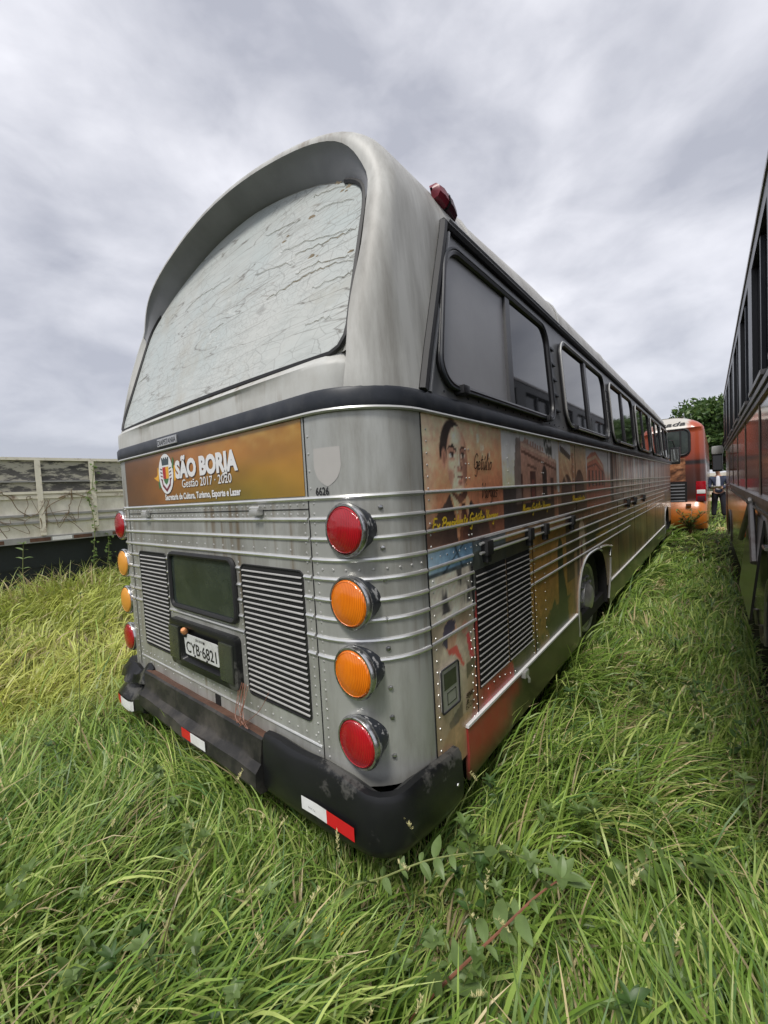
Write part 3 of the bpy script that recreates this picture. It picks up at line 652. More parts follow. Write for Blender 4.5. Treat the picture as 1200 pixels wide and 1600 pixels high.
for x in (xs[0], xs[-1]): m.add([(x, y, z) for y, z in cprof(x)], [tuple(range(10))], 0)
bC = m.build('bumper', [MATS['bumper_worn'], MATS['rust']], BUS, auto=30)
yb = -.1105
stickers(bC, [([(-.10, yb-.006, .425), (.0, yb-.006, .425), (.0, yb-.006, .475), (-.10, yb-.006, .475)], 1), ([(.0, yb-.006, .425), (.145, yb-.003, .425), (.145, yb-.003, .475), (.0, yb-.006, .475)], 0)])
m = MB(); ts = np.linspace(-.70, -1.27, 22)
def lprof(t):
    a = (-t-.70)/.57; bend = -.02+.09*a**2; dr = -.06*a-.01+.012*math.sin(t*23); e = .02*math.sin(t*31)
    return [(bend-.03, .60+dr), (bend+.03, .625+dr+e), (bend+.07, .59+dr), (bend+.08+e, .53+dr), (bend+.03+e, .50+dr), (bend+.075, .47+dr), (bend+.11, .43+dr), (bend+.11, .36+dr*1.3), (bend+.07, .335+dr*1.3), (bend+.0, .36+dr)]
m.grid([[OP(t, z, o) for o, z in lprof(t)] for t in ts], closed=True)
for t in (ts[0], ts[-1]): m.add([OP(t, z, o) for o, z in lprof(t)], [tuple(range(10))])
bL = m.build('bumper', MATS['bumper_black'], BUS, auto=30); bL['label'] = 'torn and bent end of the black bumper'
m = MB()
for t0, t1, mm in ((-1.17, -1.0, 1), (-1.0, -.84, 0)):
    tt = np.linspace(t0, t1, 6); rows = [[], []]
    for t in tt:
        L_ = lprof(t); a, b = L_[6], L_[7]
        for r_, (f) in zip(rows, (.1, .9)): r_.append(OP(t, a[1]+(b[1]-a[1])*f, a[0]+.004))
    m.grid(rows, mm)
m.build('reflective_sticker', [MATS['sticker_white'], MATS['sticker_red']], bL)
# ---------------------------------------------------------------- side mural panel
YE = 11.6
ARCHES = [(3.07, .58, .62, 1.02), (10.45, .54, .60, .98)]
def in_arch(Y, Z, g=0.0):
    r = np.zeros(np.shape(Y), bool)
    for yc, hw, zc, zt in ARCHES:
        hw = hw+g; e = np.abs((Y-yc)/hw)
        top = zc+(zt+g-zc)*np.clip(1-e**3.2, 0, 1)**.55
        r |= (e < 1) & (Z < top)
    return r
def poly_in(P, X, Y):
    r = np.zeros(X.shape, bool); n = len(P)
    for i in range(n):
        (x0, y0), (x1, y1) = P[i], P[(i+1) % n]
        c = ((y0 > Y) != (y1 > Y)); 
        with np.errstate(divide='ignore', invalid='ignore'): r ^= c & (X < (x1-x0)*(Y-y0)/((y1-y0) if y1 != y0 else 1e-9)+x0)
    return r
def mural(Y, Z):
    C = np.zeros(Y.shape+(3,)); c = lambda *a: np.array(a, float)
    def put(mask, col, a=1.0):
        k = (mask*a)[..., None] if not np.isscalar(a) or True else 0
        C[:] = C*(1-k)+(col if np.ndim(col) > 1 else c(*col))*k
    def grad(t, *cs):
        t = np.clip(t, 0, 1)*(len(cs)-1); i = np.clip(t.astype(int), 0, len(cs)-2); f = (t-i)[..., None]; A = np.array(cs, float); return A[i]*(1-f)+A[i+1]*f
    E = lambda y, z, ry, rz: np.clip((1-np.hypot((Y-y)/ry, (Z-z)/rz))*min(ry, rz)/.006+.5, 0, 1)
    box = lambda y0, y1, z0, z1: ((Y > y0) & (Y < y1) & (Z > z0) & (Z < z1)).astype(float)
    PG = lambda P: poly_in(P, Y, Z).astype(float)
    n1 = fbm(Y*4, Z*4); n2 = fbm(Y*12+3, Z*7+1, 3); streak = fbm(Y*9, Z*.9, 4); fine = fbm(Y*30, Z*30, 5)
    t = (Z-.42)/1.54
    # far half: vertical bands of a city collage fading to olive green
    top = grad(streak*2.3-.65, (52, 40, 34), (120, 76, 56), (168, 140, 120), (196, 190, 184), (120, 96, 78)); 
    midc = grad(streak*2.1-.55+.25*n2, (46, 32, 24), (86, 52, 34), (120, 78, 48), (70, 46, 34)); lowc = grad(n1*.7+.05+.5*streak, (40, 38, 22), (62, 58, 30), (104, 84, 44), (84, 58, 34), (60, 56, 34))
    wt = np.clip((Z-1.50)/.14, 0, 1)[..., None]; wl = np.clip((Z-1.12-.12*n1)/.2, 0, 1)[..., None]
    C[:] = lowc*(1-wl)+midc*wl; C[:] = C*(1-wt)+top*wt
    put(np.clip((Y-5.8)/.6, 0, 1)*np.clip((Z-1.14)/.05, 0, 1)*np.clip((1.42-Z)/.05, 0, 1)*(Y < 10), (150, 86, 26), .85)
    put(((np.sin(Y*9)+np.sin(Y*4.1+1)) > .9)*np.clip((1.15-Z)/.1, 0, 1)*(Y > 5), grad(n2, (110, 110, 80), (140, 92, 50)), .6)
    put(np.clip(np.sin(Y*21)*2-1, 0, 1)*box(6, 11.4, 1.5, 1.66), (205, 200, 200), .7)
    put(np.clip((Y-8)/1.5, 0, 1)*np.clip((Z-1.5)/.1, 0, 1), (100, 62, 48), .6)
    # brick palace
    put(box(2.92, 4.0, 1.42, 1.97), grad((Z-1.42)/.55, (122, 70, 48), (150, 84, 58), (190, 180, 176), (205, 208, 214)))
    put(PG([(2.95, 1.42), (2.95, 1.88), (3.12, 1.93), (3.3, 1.945), (3.62, 1.83), (3.7, 1.72), (3.7, 1.42)]), grad((Z-1.42)/.5+.1*n2, (118, 62, 40), (142, 74, 50), (158, 92, 66)))
    put(PG([(2.95, 1.86), (3.3, 1.915), (3.65, 1.80), (3.65, 1.77), (3.3, 1.885), (2.95, 1.83)]), (188, 140, 112))
    put(PG([(2.95, 1.80), (3.3, 1.84), (3.68, 1.74), (3.68, 1.72), (3.3, 1.82), (2.95, 1.78)]), (96, 48, 34))
    for y in (3.0, 3.14, 3.28, 3.42, 3.56): put(box(y, y+.05, 1.62, 1.77), (48, 26, 22))
    put(np.clip((streak-.45)*8, 0, 1)*box(3.62, 4.3, 1.6, 1.97), (58, 58, 48), .9)
    # tan church with dark arches
    put(box(2.05, 2.92, 1.40, 1.97), grad((Z-1.4)/.56+.12*n1, (66, 46, 34), (112, 76, 52), (150, 112, 80), (176, 150, 118)))
    put(PG([(2.12, 1.97), (2.12, 1.9), (2.42, 1.86), (2.42, 1.97)]), (170, 166, 172)); put(PG([(2.14, 1.95), (2.14, 1.90), (2.4, 1.84), (2.42, 1.88)]), (70, 62, 54))
    put(E(2.3, 1.55, .16, .18)*(Z > 1.4), (52, 36, 28), .9); put(E(2.68, 1.55, .16, .22)*(Z > 1.4), (56, 38, 28), .9); put(box(2.44, 2.5, 1.42, 1.9), (128, 84, 58), .8)
    put(np.clip(np.sin((Y+Z)*40)*2-.6, 0, 1)*box(2.15, 2.45, 1.66, 1.86), (196, 160, 120), .5)
    put(box(2.02, 2.1, 1.6, 1.97), (192, 186, 190))
    put(box(2.05, 2.92, 1.40, 1.5), (44, 30, 26), .85)
    # museum facade
    put(box(1.07, 2.05, 1.42, 1.97), grad((Z-1.42)/.55, (190, 150, 100), (198, 164, 120), (186, 174, 156), (200, 202, 204)))
    put(PG([(1.27, 1.44), (1.25, 1.75), (1.30, 1.925), (1.40, 1.93), (1.48, 1.945), (1.48, 1.92), (2.04, 1.83), (2.04, 1.44)]), grad((Z-1.45)/.45+.1*n1, (96, 68, 54), (128, 92, 76), (148, 112, 96)))
    put(PG([(1.25, 1.44), (1.24, 1.75), (1.28, 1.94), (1.35, 1.95), (1.36, 1.44)]), (92, 82, 78), .9)
    put(PG([(1.36, 1.88), (2.04, 1.775), (2.04, 1.755), (1.36, 1.86)]), (84, 56, 46)); put(PG([(1.36, 1.925), (2.04, 1.83), (2.04, 1.81), (1.36, 1.90)]), (170, 138, 120))
    for k in range(8): put(box(1.42+k*.045, 1.445+k*.045, 1.915-k*.006, 1.95-k*.006), (142, 106, 92))
    put(PG([(1.45, 1.80), (1.62, 1.775), (1.62, 1.757), (1.45, 1.78)]), (90, 64, 54))
    for y, w, z0, z1 in ((1.34, .03, 1.56, 1.73), (1.50, .1, 1.55, 1.75), (1.90, .06, 1.56, 1.71)): put(box(y, y+w, z0, z1), (58, 34, 30))
    put(box(1.725, 1.82, 1.52, 1.72), (34, 28, 28)); put(E(1.7725, 1.72, .048, .07), (34, 28, 28)); put(box(1.525, 1.575, 1.56, 1.70), (110, 54, 46), .8)
    put(np.clip(fbm(Y*18, Z*18, 6)*6-2.8, 0, 1)*box(1.78, 1.95, 1.83, 1.97), (44, 48, 44))
    put(box(1.07, 2.04, 1.42, 1.555), grad(n1, (30, 28, 30), (58, 44, 38)), .93); put(box(1.07, 1.26, 1.42, 1.665), (44, 40, 42), .95)
    put(box(1.96, 2.06, 1.42, 1.62), (150, 96, 66), .7)
    # ochre field, cactus and statue
    put(box(1.07, 2.22, 1.1, 1.415), grad(n1*.5+.25, (92, 70, 30), (120, 86, 36), (86, 66, 34))); 
    put(box(1.44, 2.35, .42, 1.36), grad((Z-.42)/.9+.15*n1, (56, 46, 22), (104, 76, 28), (130, 92, 32), (146, 104, 40)))
    put(PG([(1.85, .42), (1.92, .72), (2.0, .82), (2.0, 1.2), (2.06, 1.28), (2.12, 1.22), (2.13, 1.0), (2.2, .85), (2.26, .42)]), (38, 42, 26)); put(PG([(1.72, .42), (1.78, .76), (1.9, .86), (1.98, .72), (1.95, .42)]), (40, 46, 26), .9)
    put(np.clip(fbm(Y*10, Z*10, 2)*5-2.2, 0, 1)*box(1.5, 2.4, .42, .8), (34, 40, 22), .9)
    put(box(2.22, 2.62, .9, 1.42), (58, 42, 32), .85); put(np.clip(np.sin(Y*26)*2-.4, 0, 1)*box(2.28, 2.62, .5, 1.12), (164, 130, 88), .75)
    put(PG([(2.58, .7), (2.6, 1.1), (2.62, 1.3), (2.70, 1.375), (2.78, 1.3), (2.82, 1.05), (2.9, .95), (2.98, .6)]), grad(n2, (146, 118, 92), (190, 170, 146)), .9); put(PG([(2.62, .95), (2.66, 1.18), (2.7, 1.15), (2.7, .9)]), (92, 42, 36), .8)
    put(box(2.3, 2.6, .42, .9), (128, 92, 44), .5)
    put(box(2.86, 3.35, 1.08, 1.30), (36, 34, 24), .85)
    # blue and dark photographs over the side grille
    put(box(.3, 1.08, 1.27, 1.42), grad(n2, (44, 52, 56), (70, 80, 82), (38, 40, 42))); put(box(.3, .69, 1.325, 1.42), grad((Y-.3)/.4+.3*n2, (150, 162, 168), (104, 136, 158), (74, 104, 128)))
    put(np.clip(1-np.abs((Y-.56)+(Z-1.36)*.6)/.012, 0, 1)*box(.3, .7, 1.29, 1.42), (26, 34, 40)); put(np.clip(1-np.abs((Y-.5)-(Z-1.36)*1.8)/.012, 0, 1)*box(.3, .7, 1.29, 1.42), (26, 34, 40))
    put(box(.3, .72, 1.10, 1.31), grad(n2, (150, 142, 128), (176, 168, 150)))
    put(np.clip(fbm(Y*22, Z*6, 1)*7-3.1, 0, 1)*box(.38, .69, 1.14, 1.31), (52, 50, 52), .92); put(box(.66, .72, 1.0, 1.32), (52, 54, 54), .8)
    put(box(.69, 1.44, 1.27, 1.36), grad(n2, (40, 46, 46), (62, 62, 50)), .9)
    # cream panel with scarf figure, red triangle
    put(box(.3, .72, .42, 1.13), grad((Z-.42)/.7+.12*n1, (130, 102, 70), (150, 130, 104), (152, 138, 116), (140, 128, 108)))
    put(E(.46, .80, .13, .24), (158, 146, 124), .9); put(E(.45, 1.045, .06, .07), (168, 128, 100)); put(PG([(.385, 1.02), (.40, 1.09), (.45, 1.115), (.50, 1.09), (.49, 1.06), (.43, 1.04), (.42, .985)]), (62, 56, 70))
    put(E(.47, .775, .09, .12)*0+PG([(.42, .99), (.5, .985), (.56, .88), (.555, .86), (.49, .945), (.43, .965)]), (186, 66, 56)); put(PG([(.59, 1.0), (.615, 1.01), (.665, .87), (.64, .85), (.62, .88)]), (176, 40, 52)); put(E(.58, 1.04, .03, .03), (190, 120, 104), .8)
    put(PG([(.58, .87), (.66, .88), (.67, .83), (.58, .8)]), (70, 68, 58)); put(E(.50, .56, .16, .1), (158, 116, 72), .7); put(PG([(.40, .67), (.53, .72), (.53, .65), (.42, .64)]), (62, 56, 62), .9)
    put(PG([(.56, .42), (.67, .86), (.70, 1.18), (.73, 1.18), (.73, .86), (1.1, .70), (1.2, .42)]), grad(n1, (122, 26, 26), (150, 38, 36))); put(PG([(.66, 1.0), (.70, 1.14), (.71, 1.14), (.68, .98)]), (130, 30, 34))
    put(box(1.12, 1.46, .42, .70), grad(n2, (44, 44, 38), (96, 82, 60)), .9)
    # portrait: man in a dark suit
    put(box(.3, 1.07, 1.428, 1.97), grad((1.96-Z)/.5*.8+(Y-.31)*.35, (172, 150, 124), (182, 140, 108), (178, 118, 80), (146, 88, 58), (116, 70, 50)))
    put(box(.3, .40, 1.428, 1.97)*np.clip((.42-Y)/.08, 0, 1), (164, 146, 122), .5)
    put(PG([(.30, 1.43), (.31, 1.50), (.40, 1.57), (.49, 1.63), (.52, 1.62), (.60, 1.43)]), (74, 56, 48)); put(PG([(.71, 1.60), (.74, 1.575), (.84, 1.545), (.89, 1.43), (.66, 1.43), (.66, 1.55)]), (44, 36, 34))
    put(PG([(.50, 1.67), (.53, 1.43), (.67, 1.43), (.70, 1.60), (.65, 1.66)]), (182, 122, 82)); put(PG([(.60, 1.56), (.655, 1.56), (.68, 1.43), (.57, 1.43)]), (96, 58, 42)); put(PG([(.585, 1.64), (.64, 1.62), (.67, 1.645), (.66, 1.66)]), (58, 42, 38))
    ES = lambda y, z, ry, rz, so=.5: np.clip((1-np.hypot((Y-y)/ry, (Z-z)/rz))/so, 0, 1)
    put(E(.545, 1.812, .112, .158)*np.clip((Z-1.79)/.02, 0, 1), (40, 32, 30)); put(E(.468, 1.80, .02, .045), (158, 112, 90)); put(E(.470, 1.80, .009, .028), (110, 72, 58), .8)
    face = E(.583, 1.797, .094, .150)*(1-PG([(.38, 2.0), (.38, 1.84), (.478, 1.825), (.492, 1.865), (.505, 1.915), (.545, 1.938), (.60, 1.945), (.655, 1.925), (.675, 1.89), (.72, 2.0)]))
    face = np.maximum(face, PG([(.492, 1.80), (.50, 1.72), (.53, 1.665), (.58, 1.645), (.63, 1.655), (.66, 1.70), (.672, 1.80)]))
    fc = grad(np.clip((Y-.48)/.2, 0, 1)+.12*(n2-.5), (146, 102, 80), (192, 148, 122), (204, 160, 136), (172, 128, 104), (112, 76, 60)); put(face, fc)
    put(ES(.575, 1.895, .06, .035)*face, (222, 184, 160), .55); put(ES(.525, 1.77, .03, .035)*face, (208, 160, 132), .6); put(ES(.518, 1.715, .03, .05)*face, (128, 88, 70), .65); put(ES(.650, 1.74, .03, .08)*face, (98, 66, 54), .6); put(ES(.59, 1.668, .05, .02)*face, (196, 146, 118), .6)
    put(ES(.537, 1.832, .042, .026)*face, (110, 74, 60), .7); put(ES(.632, 1.83, .034, .026)*face, (96, 64, 54), .7)
    put(PG([(.497, 1.838), (.512, 1.858), (.55, 1.862), (.578, 1.842), (.574, 1.834), (.545, 1.848), (.515, 1.846)]), (30, 24, 24)); put(PG([(.607, 1.840), (.625, 1.858), (.652, 1.856), (.668, 1.838), (.65, 1.845), (.625, 1.845)]), (28, 22, 22))
    put(E(.537, 1.815, .024, .010), (206, 186, 170)); put(E(.541, 1.816, .011, .011), (34, 28, 28)); put(PG([(.511, 1.818), (.525, 1.829), (.548, 1.829), (.564, 1.817), (.548, 1.824), (.525, 1.824)]), (44, 32, 30)); put(ES(.537, 1.798, .03, .010), (128, 88, 72), .7)
    put(E(.634, 1.815, .020, .010), (196, 176, 160)); put(E(.637, 1.816, .010, .011), (30, 26, 26)); put(PG([(.612, 1.817), (.625, 1.829), (.645, 1.828), (.656, 1.816), (.64, 1.823), (.625, 1.824)]), (40, 30, 28)); put(ES(.634, 1.798, .026, .010), (104, 70, 58), .7)
    put(PG([(.594, 1.835), (.604, 1.835), (.612, 1.775), (.604, 1.758), (.598, 1.775)]), (220, 180, 156), .7); put(PG([(.606, 1.83), (.618, 1.78), (.630, 1.762), (.612, 1.753), (.606, 1.77)]), (108, 72, 58), .75); put(E(.588, 1.760, .007, .005), (70, 44, 38)); put(E(.618, 1.759, .007, .005), (60, 38, 34)); put(ES(.602, 1.748, .03, .010), (120, 80, 64), .7)
    put(PG([(.566, 1.716), (.585, 1.724), (.602, 1.720), (.618, 1.724), (.636, 1.715), (.618, 1.711), (.602, 1.712), (.585, 1.711)]), (92, 50, 44)); put(PG([(.572, 1.711), (.602, 1.709), (.632, 1.711), (.615, 1.697), (.590, 1.697)]), (164, 104, 88)); put(ES(.602, 1.690, .03, .008), (96, 62, 50), .8); put(PG([(.553, 1.765), (.558, 1.765), (.552, 1.72), (.546, 1.715)]), (112, 76, 60), .7)
    put(PG([(.515, 1.668), (.58, 1.636), (.645, 1.648), (.66, 1.69), (.655, 1.63), (.60, 1.60), (.53, 1.62)]), (84, 54, 44), .85)
    put(PG([(.50, 1.66), (.525, 1.62), (.56, 1.55), (.585, 1.60), (.545, 1.632)]), (214, 170, 132), .9); put(PG([(.655, 1.645), (.685, 1.61), (.675, 1.54), (.64, 1.59)]), (196, 146, 110), .9)
    put(PG([(.30, 1.43), (.30, 1.505), (.40, 1.56), (.475, 1.615), (.505, 1.645), (.545, 1.54), (.56, 1.43)]), grad((Y-.3)/.26+.2*n2, (96, 74, 62), (70, 54, 48), (46, 38, 38))); put(PG([(.69, 1.615), (.73, 1.585), (.83, 1.55), (.87, 1.50), (.90, 1.43), (.655, 1.43), (.665, 1.54)]), grad((Y-.65)/.25+.2*n2, (34, 30, 32), (50, 42, 42), (66, 50, 44)))
    put(PG([(.47, 1.61), (.50, 1.645), (.525, 1.50), (.535, 1.43), (.51, 1.43)]), (58, 46, 42), .8); put(PG([(.605, 1.605), (.64, 1.60), (.652, 1.50), (.655, 1.43), (.60, 1.43), (.612, 1.5)]), (66, 40, 34))
    put(box(.3, .95, 1.428, 1.62)*np.clip((1.62-Z)/.2, 0, 1), (88, 58, 42), .35)
    put(np.clip(fbm(Y*25, Z*30, 3)*6-3.2, 0, 1)*box(.78, .93, 1.82, 1.93), (214, 186, 170), .6)
    C *= (.78+.28*fine+.22*fbm(Y*70, Z*70, 6))[..., None]; put(box(.3, .74, .42, 1.12)*np.clip(fbm(Y*5, Z*3, 1)*3-1.1, 0, 1), (112, 88, 62), .6); put(box(.3, .45, .42, .75), (122, 98, 70), .35)
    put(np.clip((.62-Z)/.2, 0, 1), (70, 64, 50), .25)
    return C
yg = np.unique(np.r_[np.arange(.302, 3.75, .0085), np.arange(3.75, YE, .028), YE]); zg = np.arange(.40, 1.976, .0088); zg[-1] = 1.976
YY, ZZ = np.meshgrid(yg, zg); nY, nZ = len(yg), len(zg)
me = bpy.data.meshes.new('mural_panel')
vs = np.stack([np.full(YY.shape, 1.25), YY-6, ZZ-GZ], -1).reshape(-1, 3)
ii, jj = np.meshgrid(np.arange(nZ-1), np.arange(nY-1), indexing='ij')
yc = (yg[jj]+yg[jj+1])/2; zc = (zg[ii]+zg[ii+1])/2
keep = ~in_arch(yc, zc) & ~((zc < .58) & (yc > .56)) & ~((zc < .46))
a = ii*nY+jj; Fq = np.stack([a, a+1, a+nY+1, a+nY], -1)[keep]
me.from_pydata(vs.tolist(), [], Fq.tolist()); me.materials.append(MATS['mural_wrap'])
ca = me.color_attributes.new('Col', 'FLOAT_COLOR', 'POINT'); mc = cols(mural(YY, ZZ)); mc[:, :3] = np.clip(mc[:, :3]*2.0, 0, .8); mc[:, :3] += (mc[:, :3].mean(1, keepdims=True)-mc[:, :3])*.14; ca.data.foreach_set('color', mc.astype(np.float32).ravel())
MUR = bpy.data.objects.new('mural_panel', me); COL.objects.link(MUR); MUR.parent = BUS
# ribs, seams, rivets on the side
mb = MB()
for i, z in enumerate(ZS):
    segs = [(TS(.305), TS(11.5))] if i < 3 else [(TS(.305), TS(1.44)), (TS(1.5), TS(11.4))]
    if i >= 4: segs = [(TS(.305), TS(.69)), (TS(1.43), TS(1.475)), (TS(1.50), TS([11, 9.9, 9.6, 9.4, 5.2][i-4]))]
    if i == 3: segs = [(TS(.305), TS(11.5))]
    for a_, b_ in segs: mb = MB(); rib(mb, a_, b_, z, .0062); mb.build('rib_strip', MATS['aluminium'], MUR)
mb = MB()
for y, z0, z1 in ((1.488, .60, 1.40), (4.35, .60, 1.42), (5.6, .6, 1.42), (6.9, .6, 1.42), (8.2, .6, 1.42), (.675, .5, 1.3)): mb = MB(); mb.box((1.2485, y-.004, z0), (1.2515, y+.004, z1)); mb.build('panel_seam', MATS['void_black'], MUR, smooth=False)
for y in (2.55, 4.1, 4.75, 5.4, 6.05, 6.7, 7.4, 8.1, 8.8, 9.5): mb = MB(); mb.box((1.2485, y-.003, 1.43), (1.2515, y+.003, 1.965)); mb.build('panel_seam', MATS['void_black'], MUR, smooth=False)
mb = MB()
for y, z0, z1, st in ((.335, .5, 1.95, .047), (.635, .6, 1.35, .04), (.665, .6, 1.35, .045), (.66, 1.45, 1.9, .066), (.69, 1.45, 1.9, .066), (1.45, .62, 1.34, .042), (1.515, .62, 1.34, .042), (1.15, 1.68, 1.95, .07), (1.72, 1.6, 1.95, .07), (1.75, 1.6, 1.95, .07), (2.49, 1.45, 1.95, .06), (3.2, 1.45, 1.9, .06), (1.70, .65, 1.1, .06)):
    for z in np.arange(z0, z1, st):
        if okz(z): rivet(mb, (1.25, y, z), (1, 0, 0), .0048)
for y in np.arange(.72, 1.15, .07): rivet(mb, (1.25, y, .645+.03*math.sin(y*9)), (1, 0, 0), .005)
for y in np.arange(.4, 2.3, .055): rivet(mb, (1.25, y, 1.392), (1, 0, 0), .0045)
mb.build('rivets', MATS['rivet_metal'], MUR)['kind'] = 'stuff'
# handwritten lettering
GLY = {'E': [[(.5,.98),(.1,1),(.06,.75),(.06,.25),(.1,0),(.52,.03)],[(.06,.52),(.4,.54)]], 'x': [[(.02,.5),(.36,0)],[(.36,.5),(.02,0)]], 'P': [[(.1,0),(.2,.95),(0,.8),(.3,1),(.55,.85),(.5,.6),(.2,.5)]],
 'r': [[(0,0),(.1,.5),(.12,.35),(.3,.5),(.35,.4)]], 'e': [[(0,.2),(.25,.3),(.25,.48),(.1,.48),(.02,.2),(.15,0),(.35,.1)]], 's': [[(.3,.45),(.1,.5),(.05,.35),(.25,.2),(.2,0),(0,.05)]], 'i': [[(.05,.5),(.05,.05),(.15,0)],[(.06,.7),(.08,.74)]],
 'd': [[(.3,.45),(.1,.5),(0,.2),(.15,0),(.3,.15),(.38,1),(.35,.05),(.45,0)]], 'n': [[(0,0),(.05,.5),(.07,.35),(.25,.5),(.3,.05),(.4,0)]], 't': [[(.15,.9),(.1,.1),(.2,0),(.3,.1)],[(0,.6),(.3,.65)]],
 'G': [[(.5,.85),(.3,1),(.05,.7),(.05,.2),(.3,.05),(.5,.4),(.3,.45),(.52,.42),(.45,-.4),(.2,-.35)]], 'ú': [[(0,.5),(.05,.1),(.2,0),(.32,.5),(.32,.05),(.4,0)],[(.18,.65),(.3,.85)]], 'u': [[(0,.5),(.05,.1),(.2,0),(.32,.5),(.32,.05),(.4,0)]],
 'l': [[(0,.1),(.25,.9),(.15,1),(.08,.1),(.2,0)]], 'o': [[(.2,.5),(.02,.3),(.15,0),(.32,.25),(.2,.5),(.4,.45)]], 'V': [[(0,.9),(.1,1),(.2,0),(.5,1)]], 'a': [[(.3,.45),(.1,.5),(0,.2),(.15,0),(.3,.45),(.3,.05),(.4,0)]],
 'g': [[(.3,.45),(.1,.5),(0,.2),(.15,.05),(.3,.45),(.25,-.4),(.05,-.35)]], 'M': [[(0,0),(.1,1),(.25,.3),(.45,1),(.5,0)]]}
def script(mb, s, y, z, h, wd, w, slope=0):
    adv = sum(.28 if ch == ' ' else max(p[0] for st in GLY[ch] for p in st)+.07 for ch in s); k = wd/adv; x = 0
    for ch in s:
        if ch == ' ': x += .28; continue
        for st in GLY[ch]:
            P = catmull([(a+x+.25*b, b) for a, b in st], 4)
            Q = [np.array([y+a*k, z+b*h+slope*a*k]) for a, b in P]
            for i in range(len(Q)-1):
                d = Q[i+1]-Q[i]; L_ = np.hypot(*d)
                if L_ < 1e-6: continue
                nn = np.array([-d[1], d[0]])/L_*w; d = d/L_*w*.6
                xo = 1.2526+(len(mb.f) % 11)*.00012; mb.add([(xo, *(Q[i]-d+nn)), (xo, *(Q[i]-d-nn)), (xo, *(Q[i+1]+d-nn)), (xo, *(Q[i+1]+d+nn))], [(0, 1, 2, 3)])
        x += max(p[0] for st in GLY[ch] for p in st)+.07
mb = MB(); script(mb, 'Ex Presidente Getúlio Vargas', .345, 1.500, .05, .64, .0042); script(mb, 'Museu Getúlio Vargas', 1.34, 1.50, .05, .52, .0045); script(mb, 'Presidente', 2.42, 1.505, .05, .4, .006)
for y in np.arange(3.2, 3.75, .045): mb.add([(1.2526, y, 1.09), (1.2526, y+.012, 1.09), (1.2526, y+.02, 1.16), (1.2526, y+.006, 1.16)], [(0, 1, 2, 3)])
mb.build('yellow_lettering', MATS['letter_yellow'], MUR, smooth=False)
mb = MB(); script(mb, 'Getúlio', .735, 1.755, .075, .20, .0028); script(mb, 'Vargas', .80, 1.615, .07, .19, .0028)
script(mb, 'seus', .56, .72, .03, .06, .0025); script(mb, 'e', .56, .69, .03, .02, .0025)
mb.build('signature', MATS['ink_brown'], MUR, smooth=False)
mb = MB(); textmesh(mb, 'CAR', (1.2527, .575, .71), (0, 1, 0), (0, 0, 1), .04, fit=.06); textmesh(mb, 'ECON', (1.2527, .555, .665), (0, 1, 0), (0, 0, 1), .04, fit=.075); mb.build('lettering', MATS['ink_brown'], MUR, smooth=False)
# side grille
for (y0, y1) in ((.705, 1.058), (1.072, 1.425)):
    m = MB(); m.prism([(1.2512, a, b) for a, b in ((y0, .70), (y1-.02, .70), (y1, .725), (y1, 1.275), (y0, 1.275))], (-.02, 0, 0)); ob = m.build('side_grille', MATS['void_black'], BUS, smooth=False)
    m = MB(); n = 19; p = .565/n
    for k in range(n):
        z = 1.262-p*(k+.5)
        m.add([(x, y, q) for y in (y0+.003, y1-.003) for x, q in ((1.2522, z+.002), (1.2565, z+.0005), (1.257, z-.0032), (1.2527, z-.002))], [(0, 1, 2, 3), (7, 6, 5, 4), (0, 4, 5, 1), (1, 5, 6, 2), (2, 6, 7, 3), (3, 7, 4, 0)])
    m.build('grille_slats', MATS['slat'], ob, smooth=False)
# hinge rail with black brackets
m = MB()
for z in (1.398, 1.352): m.tube([(1.266, .74, z), (1.266, 2.34, z)], .008, 6)
rail = m.build('hinge_rail', MATS['aluminium'], BUS)
for y in (.81, 1.40, 1.69, 2.34, 5.02, 5.6, 6.5): 
    m = MB(); m.rbox((1.25, y-.035, 1.335), (1.288, y+.035, 1.408), .008); m.rbox((1.25, y-.022, 1.30), (1.28, y+.022, 1.345), .006); m.build('hinge_bracket', MATS['rubber'], rail)
# access flap on the corner
m = MB(); m.prism([(1.252, a, b) for a, b in rrect(.345, .485, .745, .925, .012, 3)], (.008, 0, 0)); fl = m.build('access_flap', MATS['slat'], BUS, smooth=False)
m = MB(); m.box((1.2595, .365, .835), (1.2615, .465, .905)); m.box((1.2595, .385, .765), (1.2615, .46, .769)); m.box((1.2595, .385, .815), (1.2615, .46, .819)); m.box((1.2595, .385, .769), (1.2615, .389, .815)); m.box((1.2595, .456, .769), (1.2615, .46, .815)); m.build('flap_handle', MATS['smoke_lens'], fl, smooth=False)
m = MB(); m.tube([(1.262, a, b) for a, b in rrect(.343, .487, .743, .927, .012, 3)], .004, 5, closed=True); m.build('flap_seal', MATS['rubber'], fl)
